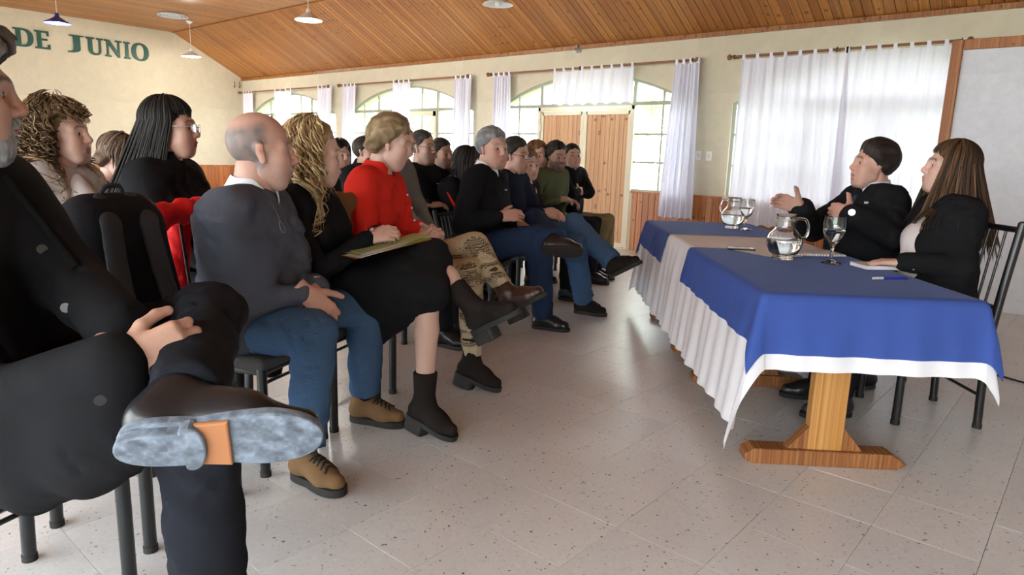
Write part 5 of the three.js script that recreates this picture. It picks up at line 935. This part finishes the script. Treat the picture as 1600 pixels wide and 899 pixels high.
// 6. man with glasses and pale jeans
{
  const seat = rowSeat(7.0); metalChair(seat, FACE, chairLabel('man in the navy sweater with crossed jeans legs'));
  person({
    label: 'man with glasses in a navy sweater and jeans, foot crossed towards the tables', seat, head: at(806, 245, 5.2), look: [4, -4], skin: ruddy, scale: 1.05, fat: 0.5, facial: { wide: 1.03, brow: [0.04, 0.03, 0.03] }, glasses: frameDark,
    hair: [{ colour: [0.02, 0.018, 0.017], colour2: [0.08, 0.075, 0.07], thick: 0.013, amp: 0.006 }],
    handR: { at: at(848, 333, 4.95), dir: D(0.5, -0.1, 0.8), back: D(-0.6, 0.6, 0.2), curl: 0.5 }, handL: { at: at(860, 330, 5.1), dir: D(-0.5, -0.1, 0.8), back: D(0.3, 0.8, 0), curl: 0.4 },
    legR: { knee: at(898, 384, 4.95), ankle: at(912, 458, 5.28), toe: D(-0.1, 0, 1) }, legL: { knee: at(896, 352, 5.15), ankle: at(957, 408, 4.85), toe: D(-0.2, -0.05, 1), up: D(0.1, 0.85, -0.5) },
    top: { mat: navy, inflate: 0.014, armR: 0.058, hem: true }, bottom: { mat: denimLight, thigh: 0.095, kneeR: 0.078, cuffR: 0.066, name: 'jeans' }, shoes: { mat: suede, laces: lacesBlack, thick: 0.02, label: 'black lace-up shoe' },
  });
}
// 7-11. the far end of the front row
{
  let seat = rowSeat(8.1); metalChair(seat, FACE, chairLabel('woman in the white blouse and dark cardigan'));
  person({ label: 'woman in a white blouse and dark cardigan beside the man in navy', seat, head: at(825, 259, 5.85), look: [-6, -4], woman: true, skin: fair, facial: { wide: 0.97, brow: [0.1, 0.06, 0.04] }, hair: [{ colour: [0.1, 0.055, 0.028], colour2: [0.3, 0.17, 0.09], thick: 0.016, front: 0.068, fringe: 0.05, low: -0.08, nape: true, n: 70, len: 0.24, range: [1.2, 5.1], rad: 0.009 }],
    handR: { at: at(852, 328, 5.6), dir: D(0.5, -0.1, 0.8), curl: 0.3 }, top: { name: 'cardigan', mat: maroon, inflate: 0.008, extra: () => {} }, collar: { mat: whiteShirt, open: 0.35 }, bottom: { mat: black }, shoes: { mat: leatherBlack },
    more: (g, { spine, off, fw, lf }) => { const F = new Field(V(-0.2, 0.6, -0.2).add(spine(0)).setY(0.6), V(0.2, 1.05, 0.2).add(spine(1)).setY(1.08), 0.014); const a = spine(0.3, 0.11), b = spine(0.82, 0.07); F.cone(a, b, 0.055, 0.05, 0.03); part('blouse', F.mesh().translate(off.x, 0, off.z), new THREE.MeshStandardMaterial({ map: pixelTex(64, (u, v) => { const k = fbm(u * 12, v * 12, 5) > 0.52 ? 90 : 205; return [k, k, k + 8]; }, true, 6), roughness: 0.9 }), g, 'white patterned blouse'); } });
  seat = rowSeat(9.0, 0.45); metalChair(seat, FACE, chairLabel('auburn-haired woman in dark clothes'));
  person({ label: 'auburn long-haired woman in dark clothes next to the green jacket', seat, head: at(839, 245, 6.35), look: [0, -2], woman: true, skin: fair, facial: { wide: 0.97 }, hair: [{ colour: [0.13, 0.055, 0.025], colour2: [0.36, 0.18, 0.09], thick: 0.014, front: 0.066, fringe: 0.068, low: -0.08, nape: true, n: 80, len: 0.36, range: [1.1, 5.2], rad: 0.01 }], top: { mat: maroon }, bottom: { mat: black }, shoes: { mat: leatherBlack } });
  seat = rowSeat(9.9); metalChair(seat, FACE, chairLabel('bearded man in the olive jacket'));
  person({ label: 'dark-haired bearded man in an olive green jacket leaning forward', seat, head: at(869, 246, 6.3), look: [0, -8], skin: brownSkin, scale: 1.04, facial: { beard: [0.05, 0.045, 0.045], beardK: 0.8, brow: [0.02, 0.015, 0.015] }, hair: [{ colour: [0.012, 0.01, 0.01], colour2: [0.05, 0.045, 0.04], thick: 0.016, amp: 0.008 }], handR: { at: at(872, 312, 6.1), dir: D(0.6, 0.05, 0.7), curl: 0.6 }, handL: { at: at(884, 312, 6.25), dir: D(-0.1, -0.2, 0.9), curl: 0.6 }, top: { name: 'jacket', mat: olive, inflate: 0.016, armR: 0.058 }, bottom: { mat: charcoal }, shoes: { mat: leatherBlack } });
  seat = rowSeat(11.4); metalChair(seat, FACE, chairLabel('young man in the black jacket by the door'));
  person({ label: 'young man in black jacket and khaki trousers with folded arms before the door', seat, head: at(894, 246, 7.1), look: [-4, 6], skin: tan, facial: { brow: [0.02, 0.015, 0.015] }, hair: [{ colour: [0.012, 0.01, 0.01], colour2: [0.04, 0.035, 0.03], thick: 0.013 }], collar: { mat: paleShirt, open: 0.5 }, handR: { at: at(903, 298, 6.88), dir: D(1, -0.1, 0.2), back: D(-0.2, 0.3, 1), curl: 0.8, elbow: at(893, 306, 6.8) }, handL: { at: at(892, 303, 6.95), dir: D(-0.9, -0.3, -0.1), back: D(0, 0.3, 1), curl: 0.9, elbow: at(918, 300, 7.1) }, legR: { knee: at(945, 352, 6.75), ankle: at(925, 400, 6.8) }, top: { name: 'jacket', mat: black, inflate: 0.022, armR: 0.06 }, bottom: { mat: khaki, thigh: 0.09 }, shoes: { mat: leatherBlack } });
}
// rows behind
const hidden = (p, t) => metalChair(p, FACE, 'black metal chair under the ' + t, 'chairs of the back rows', chairPad, 0.78);
const under = (q) => V(q.x, 0, q.z).addScaledVector(FACE, -0.04);
{
  let h = at(100, 214, 3.2), seat = under(h); woodChair(seat, FACE, 'wooden chair under the curly-haired woman', 0.84);
  person({ label: 'woman with curly brown hair in a beige jacket over a white top', seat, head: h, look: [-4, 4], woman: true, skin: [0.52, 0.32, 0.25], scale: 1.08, fat: 0.6, facial: { wide: 1.0, jaw: 0.98, brow: [0.05, 0.03, 0.02], lip: [0.3, 0.09, 0.08] }, hair: [{ colour: [0.06, 0.034, 0.018], colour2: [0.42, 0.28, 0.15], mixPow: 1.6, thick: 0.034, front: 0.062, temple: 0.03, fringe: 0.075, amp: 0.012, n: 260, range: [1.3, 4.98], len: 0.34, curl: 0.016, freq: 150, rad: 0.0055, layer: 0.06, flare: 0.16, p0: 1.5, drift: [0, -0.25], stepL: 0.011, label: 'curly light brown hair' }, { cap: false, colour: [0.06, 0.034, 0.018], colour2: [0.42, 0.28, 0.15], n: 60, range: [-1.4, 1.4], len: 0.13, p0: 0.35, pEnd: 1.1, curl: 0.014, freq: 150, rad: 0.0055, layer: 0.035, stepL: 0.011 }],
    top: { name: 'jacket', mat: beige, inflate: 0.012, armR: 0.056, fold: 0.009 }, bottom: { mat: charcoal },
    more: (g, { spine, off, fw, lf }) => { const F = new Field(spine(0.2, 0.1).addScalar(-0.3), spine(0.9, 0.1).addScalar(0.3), 0.012); F.cone(spine(0.25, 0.2), spine(0.6, 0.18), 0.075, 0.07, 0.03); F.cone(spine(0.6, 0.18), spine(0.88, 0.075), 0.07, 0.055, 0.04); part('blouse', F.mesh().translate(off.x, 0, off.z), creamTop, g, 'white top under the jacket'); } });
  { const q = at(190, 296, 3.75); woodChair(V(q.x, 0, q.z).addScaledVector(FACE, 0.28), FACE, 'empty wooden chair in front of the elderly woman', 0.97); }
  h = at(186, 248, 4.1); seat = under(h); woodChair(seat, FACE, 'wooden chair under the elderly woman', 0.86);
  person({ label: 'elderly woman with short brown hair looking down behind the others', seat, head: h, look: [6, -22], woman: true, skin: fair, facial: { wide: 0.97 }, hair: [{ colour: [0.08, 0.05, 0.035], colour2: [0.26, 0.18, 0.13], thick: 0.022, front: 0.066, fringe: 0.04, low: -0.085, nape: true, amp: 0.01, n: 80, len: 0.16, range: [1.0, 5.28], rad: 0.009, layer: 0.02 }], top: { mat: fabric(0.05, 0.045, 0.04) }, bottom: { mat: black } });
  h = at(268, 204, 3.12); seat = under(h); woodChair(seat, FACE, 'wooden chair under the woman with black fringe and glasses', 0.84);
  person({ label: 'woman with straight black hair, clear glasses and a black turtleneck, smiling', seat, head: h, look: [-2, 2], woman: true, skin: [0.52, 0.31, 0.24], scale: 1.05, facial: { wide: 1.0, cheek: 1.12, lip: [0.35, 0.09, 0.09] }, glasses: frameClear, hair: [{ colour: [0.008, 0.007, 0.007], colour2: [0.03, 0.026, 0.026], thick: 0.014, front: 0.07, temple: 0.045, fringe: 0.045, amp: 0.004, dir: 'down', low: -0.1, nape: true, n: 200, range: [1.15, 5.13], len: 0.42, backLen: 0.05, rad: 0.009, layer: 0.012, flare: 0.02, drift: [-0.15, -0.4], noPush: true, label: 'straight black hair with a fringe' }, { cap: false, colour: [0.008, 0.007, 0.007], colour2: [0.03, 0.026, 0.026], n: 40, range: [-0.95, 0.95], len: 0.13, p0: 0.3, pEnd: 1.25, rad: 0.008, layer: 0.008 }], top: { mat: black, inflate: 0.01, extra: (F, { N }) => F.cone(N.clone().addScaledVector(UP, -0.03), N.clone().addScaledVector(UP, 0.05), 0.072, 0.068, 0.02) }, bottom: { mat: black } });
  // behind the woman in red
  h = at(621, 216, 4.3); seat = under(h); hidden(seat, 'man in the light grey shirt');
  person({ label: 'man in a light grey shirt half hidden behind the woman in red', seat, head: h, look: [0, 0], skin: tan, scale: 1.02, hair: [{ colour: [0.015, 0.012, 0.012], thick: 0.012 }], collar: { mat: paleShirt, open: 0.4 }, top: { name: 'shirt', mat: greyShirt, inflate: 0.01 }, bottom: { mat: charcoal }, shoes: { mat: leatherBlack } });
  h = at(661, 233, 5.45); seat = under(h); hidden(seat, 'man with rectangular glasses and black jacket');
  person({ label: 'man with rectangular glasses and a black jacket in the second row', seat, head: h, look: [4, 0], skin: tan, scale: 1.06, fat: 0.4, facial: { wide: 1.02, beard: [0.1, 0.09, 0.09], beardK: 0.3 }, glasses: frameDark, hair: [{ colour: [0.03, 0.026, 0.025], colour2: [0.12, 0.11, 0.11], thick: 0.009, front: 0.066, temples: [0.2, 0.2, 0.2] }], handR: { at: at(672, 320, 5.2), dir: D(0.8, 0, 0.5), curl: 0.4 }, top: { name: 'jacket', mat: black, inflate: 0.018, armR: 0.058 }, bottom: { mat: charcoal }, shoes: { mat: leatherBlack }, more: (g, { off }) => { patch(g, 'jacket', 'chest_print', 682, 287, off, 0.07, 0.008); patch(g, 'jacket', 'chest_print', 686, 291, off, 0.045, 0.008); } });
  h = at(690, 242, 6.0); seat = under(h); hidden(seat, 'dark-haired man next to the rectangular glasses');
  person({ label: 'dark-haired man in black beside the man with rectangular glasses', seat, head: h, look: [4, -2], skin: brownSkin, scale: 1.02, facial: { beard: [0.06, 0.05, 0.05], beardK: 0.4 }, hair: [{ colour: [0.014, 0.012, 0.012], colour2: [0.06, 0.055, 0.05], thick: 0.012 }], collar: { mat: paleShirt, open: 0.4 }, top: { name: 'jacket', mat: black, inflate: 0.016 }, bottom: { mat: charcoal }, shoes: { mat: leatherBlack } });
  h = at(730, 259, 5.5); seat = under(h); hidden(seat, 'woman with the red-striped jacket');
  person({ label: 'woman with long black hair in a black jacket with red stripe', seat, head: h, look: [20, -16], woman: true, skin: tan, hair: [{ colour: [0.01, 0.008, 0.008], colour2: [0.03, 0.025, 0.025], thick: 0.018, front: 0.068, fringe: 0.04, low: -0.1, nape: true, n: 90, len: 0.34, range: [0.8, 5.48], rad: 0.011 }], top: { name: 'jacket', mat: black, inflate: 0.012 }, bottom: { mat: black }, shoes: { mat: leatherBlack }, more: (g, { sh, arm, off }) => part('red_stripe', bar(sh.r.clone().lerp(arm.r.el, 0.1).add(off).addScaledVector(D(-1, 0, 0.2), 0.06), sh.r.clone().lerp(arm.r.el, 0.7).add(off).addScaledVector(D(-1, 0, 0.2), 0.055), 0.012), redCloth, g) });
  h = at(531, 243, 6.3); seat = under(h); hidden(seat, 'girl with long black hair');
  person({ label: 'girl with long black hair and fringe seated at the back', seat, head: h, look: [-6, -4], woman: true, skin: tan, hair: [{ colour: [0.008, 0.007, 0.008], colour2: [0.03, 0.026, 0.028], thick: 0.015, front: 0.07, fringe: 0.04, low: -0.1, nape: true, n: 90, len: 0.36, range: [1.0, 5.28], rad: 0.011 }], top: { mat: black }, bottom: { mat: black }, shoes: { mat: leatherBlack } });
  h = at(571, 239, 5.9); seat = under(h); hidden(seat, 'man in black beside the long-haired girl');
  person({ label: 'dark-haired man in a black jacket at the back beside the girl', seat, head: h, look: [16, 0], skin: tan, hair: [{ colour: [0.025, 0.018, 0.015], colour2: [0.09, 0.07, 0.06], thick: 0.011 }], top: { name: 'jacket', mat: black, inflate: 0.016, extra: (F, { N }) => F.cone(N.clone().addScaledVector(UP, -0.03), N.clone().addScaledVector(UP, 0.03), 0.078, 0.075, 0.02) }, bottom: { mat: charcoal }, shoes: { mat: leatherBlack } });
  h = at(846, 246, 6.95); seat = under(h); hidden(seat, 'man hidden behind the olive jacket');
  person({ label: 'dark-haired man mostly hidden behind the olive jacket', seat, head: h, look: [0, 0], skin: brownSkin, hair: [{ colour: [0.012, 0.01, 0.01], thick: 0.012 }], top: { mat: black }, bottom: { mat: charcoal }, shoes: { mat: leatherBlack } });
}
// the two speakers
{
  const faceS = TV.clone().negate(), DS = (l, u, f) => V(0, 0, 0).addScaledVector(UP.clone().cross(faceS), l).addScaledVector(UP, u).addScaledVector(faceS, f).normalize();
  const ws = V(-0.585, 0, -3.785); metalChair(ws, faceS, 'black metal chair under the long-haired woman at the table');
  person({ label: 'woman with long brown highlighted hair in a black blazer at the near table', seat: ws, face: faceS, head: at(1482, 266, 3.36), look: [-14, 8], woman: true, skin: fair, scale: 1.02, facial: { wide: 0.97 }, hair: [{ colour: [0.022, 0.012, 0.008], colour2: [0.2, 0.1, 0.045], mixPow: 3, thick: 0.014, front: 0.068, temple: 0.05, fringe: 0.055, amp: 0.004, dir: 'down', low: -0.1, nape: true, n: 240, range: [0.95, 5.33], len: 0.46, backLen: 0.03, rad: 0.0085, layer: 0.012, flare: 0.02, drift: [0.32, -0.26], push: 'chest', label: 'long straight brown hair with lighter streaks' }, { cap: false, colour: [0.022, 0.012, 0.008], colour2: [0.15, 0.08, 0.04], n: 40, range: [-0.9, 0.9], len: 0.12, p0: 0.3, pEnd: 1.2, rad: 0.008, layer: 0.006 }],
    handL: { at: at(1408, 410, 3.2), dir: DS(-0.5, -0.1, 0.85), back: DS(0.1, 1, 0), curl: 0.25, elbow: undefined }, handR: { at: at(1440, 424, 3.5), dir: DS(0.3, -0.1, 0.9), back: DS(0, 1, 0), curl: 0.25 },
    top: { name: 'blazer', mat: black, inflate: 0.016, armR: 0.052, hem: true, fold: 0.009 }, bottom: { mat: charcoal }, shoes: { mat: leatherBlack },
    more: (g, { spine, off, arm }) => { const F = new Field(spine(0.2, 0.1).addScalar(-0.3), spine(0.9, 0.1).addScalar(0.3), 0.012); F.cone(spine(0.3, 0.13), spine(0.62, 0.125), 0.07, 0.066, 0.03); F.cone(spine(0.62, 0.125), spine(0.9, 0.045), 0.066, 0.045, 0.04); part('blouse', F.mesh().translate(off.x, 0, off.z), creamTop, g, 'pale blouse'); part('cuff', bar(arm.l.wr.clone().add(off).lerp(arm.l.el.clone().add(off), 0.02), arm.l.wr.clone().add(off).lerp(arm.l.el.clone().add(off), 0.2), 0.036, 0.042, 16), creamTop, g); } });
  const mh = at(1364, 260, 3.86), ms = V(mh.x, 0, mh.z).addScaledVector(faceS, -0.04); metalChair(ms, faceS, 'black metal chair under the man gesturing at the table');
  person({ label: 'man in a black jacket talking and gesturing with both hands at the table', seat: ms, face: faceS, head: mh, look: [-4, 5], skin: ruddy, scale: 1.06, fat: 0.9, neck: 1.12, facial: { wide: 1.07, jaw: 1.2, cheek: 1.2, mouth: 0.008, brow: [0.06, 0.04, 0.035] }, collar: { mat: fabric(0.55, 0.6, 0.75), open: 0.45, label: 'pale blue checked collar' },
    hair: [{ colour: [0.014, 0.01, 0.009], colour2: [0.06, 0.045, 0.04], thick: 0.018, front: 0.075, temple: 0.045, fringe: 0.06, amp: 0.006, low: -0.06, rise: 0.006 }],
    handR: { at: at(1250, 324, 3.62), dir: DS(0.1, 0.25, 0.9), back: DS(-0.7, 0.3, -0.3), curl: 0.35, thumb: 0.0, spread: 0.06, elbow: at(1268, 358, 3.95) }, handL: { at: at(1328, 334, 3.5), dir: DS(-0.95, 0.05, 0.35), back: DS(0.3, 0.35, 0.9), curl: 0.3, thumb: 0.05, elbow: at(1400, 372, 3.55) },
    legL: { ankle: at(1345, 618, 3.75) }, top: { name: 'jacket', mat: black, inflate: 0.024, armR: 0.062, cuffR: 0.044, hem: true, fold: 0.01 }, bottom: { mat: charcoal }, shoes: { mat: leatherBlack },
    more: (g, { spine, off, arm }) => { const F = new Field(spine(0.2, 0.1).addScalar(-0.3), spine(0.95, 0.1).addScalar(0.3), 0.012); F.cone(spine(0.4, 0.19), spine(0.7, 0.15), 0.05, 0.05, 0.03); F.cone(spine(0.7, 0.15), spine(0.95, 0.06), 0.05, 0.04, 0.04); part('waistcoat', F.mesh().translate(off.x, 0, off.z), fabric(0.025, 0.05, 0.085), g, 'dark blue knit vest'); const w = part('wristwatch', new THREE.CylinderGeometry(0.017, 0.017, 0.01, 20), plain(0.5, 0.5, 0.5, 0.3, 0.3), g); const p = at(1331, 332, 3.44).add(off); w.position.copy(p); w.lookAt(p.clone().add(V(0, 0.3, 1))); w.rotateX(Math.PI / 2); part('watch_strap', new THREE.TorusGeometry(0.032, 0.006, 8, 24), plain(0.7, 0.68, 0.68, 0.4), g).position.copy(at(1333, 334, 3.49).add(off)); patch(g, 'jacket', 'lapel_logo', 1356, 317, off, 0.035, 0.012); } });
}

// ---------------------------------------------------------------- bags, jacket, folder
{
  const seat = rowSeat(0); metalChair(seat, FACE, 'black metal chair holding the black backpack');
  // backpack leaning on the chair back
  const lf = UP.clone().cross(FACE), o = thing('backpack', 'black backpack with wide shoulder straps standing on a chair', 'backpack', [seat.x, 0.456, seat.z]);
  const L = (l, u, f) => V(0, 0, 0).addScaledVector(lf, l).addScaledVector(UP, u * 1.18).addScaledVector(FACE, f);
  const F = new Field(V(-0.36, -0.02, -0.36), V(0.36, 0.7, 0.36), 0.009);
  for (const l of [-0.1, 0.1]) { F.cone(L(l, 0.09, 0.0), L(l * 0.9, 0.38, -0.07), 0.085, 0.08, 0.05); }
  F.cone(L(-0.075, 0.43, -0.08), L(0.075, 0.43, -0.08), 0.085, 0.085, 0.05); F.cone(L(-0.1, 0.12, 0.1), L(0.1, 0.12, 0.1), 0.06, 0.06, 0.05);
  F.halfspace(V(0, 0, 0), V(0, -1, 0)); F.ripple((x, y, z) => 0.008 * (fbm(x * 10, y * 10, z * 10) - 0.5));
  part('bag_body', F.mesh(), fabric(0.012, 0.012, 0.015, { rough: 0.75 }), o);
  const strapM = fabric(0.04, 0.043, 0.052, { rough: 0.6 });
  for (const l of [-0.075, 0.06]) { const S = new Field(V(-0.36, -0.02, -0.36), V(0.36, 0.7, 0.36), 0.009); const ax = FACE.clone().multiplyScalar(0.95).addScaledVector(UP, 0.25).normalize(); const pts = [L(l * 0.8, 0.475, -0.045), L(l, 0.43, 0.005), L(l * 1.15, 0.3, 0.035), L(l * 1.25, 0.16, 0.085)]; for (let i = 0; i < 3; i++) S.cone(pts[i], pts[i + 1], 0.036, 0.036, 0.01, [ax, 2.4]); part('shoulder_strap', S.mesh(), strapM, o); }
  part('grab_handle', tube([L(-0.04, 0.5, -0.07), L(-0.025, 0.518, -0.065), L(0.025, 0.518, -0.065), L(0.04, 0.5, -0.07)], 0.008, 16, 8), strapM, o);
  // red jacket over the chair back of the balding man
  const c2 = rowSeat(1.05), r = thing('red_jacket', 'bright red padded jacket hung over the chair back behind the balding man', 'jacket', [c2.x, 0.53, c2.z]);
  const J = new Field(V(-0.5, -0.12, -0.5), V(0.5, 0.5, 0.5), 0.0095);
  const jb = (l, u, f) => L(l, u, f);
  J.cone(jb(-0.2, 0.35, -0.24), jb(0.16, 0.37, -0.24), 0.05, 0.055, 0.04); J.cone(jb(-0.22, 0.32, -0.32), jb(-0.24, 0.08, -0.34), 0.06, 0.05, 0.04); J.cone(jb(0, 0.33, -0.33), jb(0, 0.05, -0.36), 0.055, 0.05, 0.05); J.cone(jb(0.15, 0.33, -0.32), jb(0.17, 0.08, -0.35), 0.06, 0.05, 0.05); J.cone(jb(-0.2, 0.34, -0.27), jb(-0.22, 0.12, -0.24), 0.04, 0.04, 0.04);
  J.ripple((x, y, z) => { const q = fbm(x * 14 + y * 6, y * 9, z * 14); return 0.014 * (1 - 2 * Math.abs(2 * q - 1)); });
  const jm = fabric(0.62, 0.016, 0.018, { rough: 0.55 }); part('shell', J.mesh(), jm, r);
  // papers held by the blonde woman
  const a = at(545, 402, 2.72), b = at(662, 372, 2.98), mid = a.clone().lerp(b, 0.5), x = b.clone().sub(a).normalize(), up = V(0, 1, -0.1).normalize(), zz = x.clone().cross(up).normalize(), yy = zz.clone().cross(x);
  const pf = thing('paper_folder', 'folder of colourful papers on the blonde woman\'s lap', 'folder', mid.toArray()); pf.quaternion.setFromRotationMatrix(new THREE.Matrix4().makeBasis(x, yy, zz));
  const len = a.distanceTo(b);
  [['back_cover', [0.35, 0.12, 0.03], 0], ['sheet', [0.6, 0.6, 0.66], 0.003], ['sheet', [0.3, 0.34, 0.06], 0.006], ['sheet', [0.7, 0.7, 0.74], 0.009], ['front_cover', [0.35, 0.36, 0.14], 0.012]].forEach(([n, c, y], i) => part(n, box(len * (1 - 0.02 * i), 0.0018, 0.11, 0.006 * i, y, -0.004 * i).rotateY([0, 0.07, -0.04, 0.05, -0.02][i]).rotateZ([0, 0.012, -0.006, 0.014, 0.004][i]), plain(...c, 0.6), pf));
  // a tan coat over the chair back between the blonde woman and the woman in red
  const tj = thing('tan_jacket', 'tan jacket hung on the chair back between the blonde woman and the red polo', 'jacket', [0, 0, 0]); const tp = at(545, 318, 3.25); tj.position.copy(tp);
  const K = new Field(V(-0.3, -0.35, -0.3), V(0.3, 0.2, 0.3), 0.011); K.cone(V(0, 0, 0).addScaledVector(lf, -0.08), V(0, 0, 0).addScaledVector(lf, 0.12), 0.05, 0.05, 0.03); K.cone(V(0, 0, 0).addScaledVector(lf, -0.09), V(0.02, -0.24, 0).addScaledVector(lf, -0.09), 0.05, 0.045, 0.04); K.cone(V(0, 0, 0).addScaledVector(lf, 0.08), V(0, -0.24, 0).addScaledVector(lf, 0.08), 0.055, 0.05, 0.05); K.ripple((x, y, z) => 0.01 * (fbm(x * 12, y * 12, z * 12) - 0.5));
  part('shell', K.mesh(), fabric(0.2, 0.1, 0.05), tj);
}
shade(scene);
renderer.render(scene, camera);
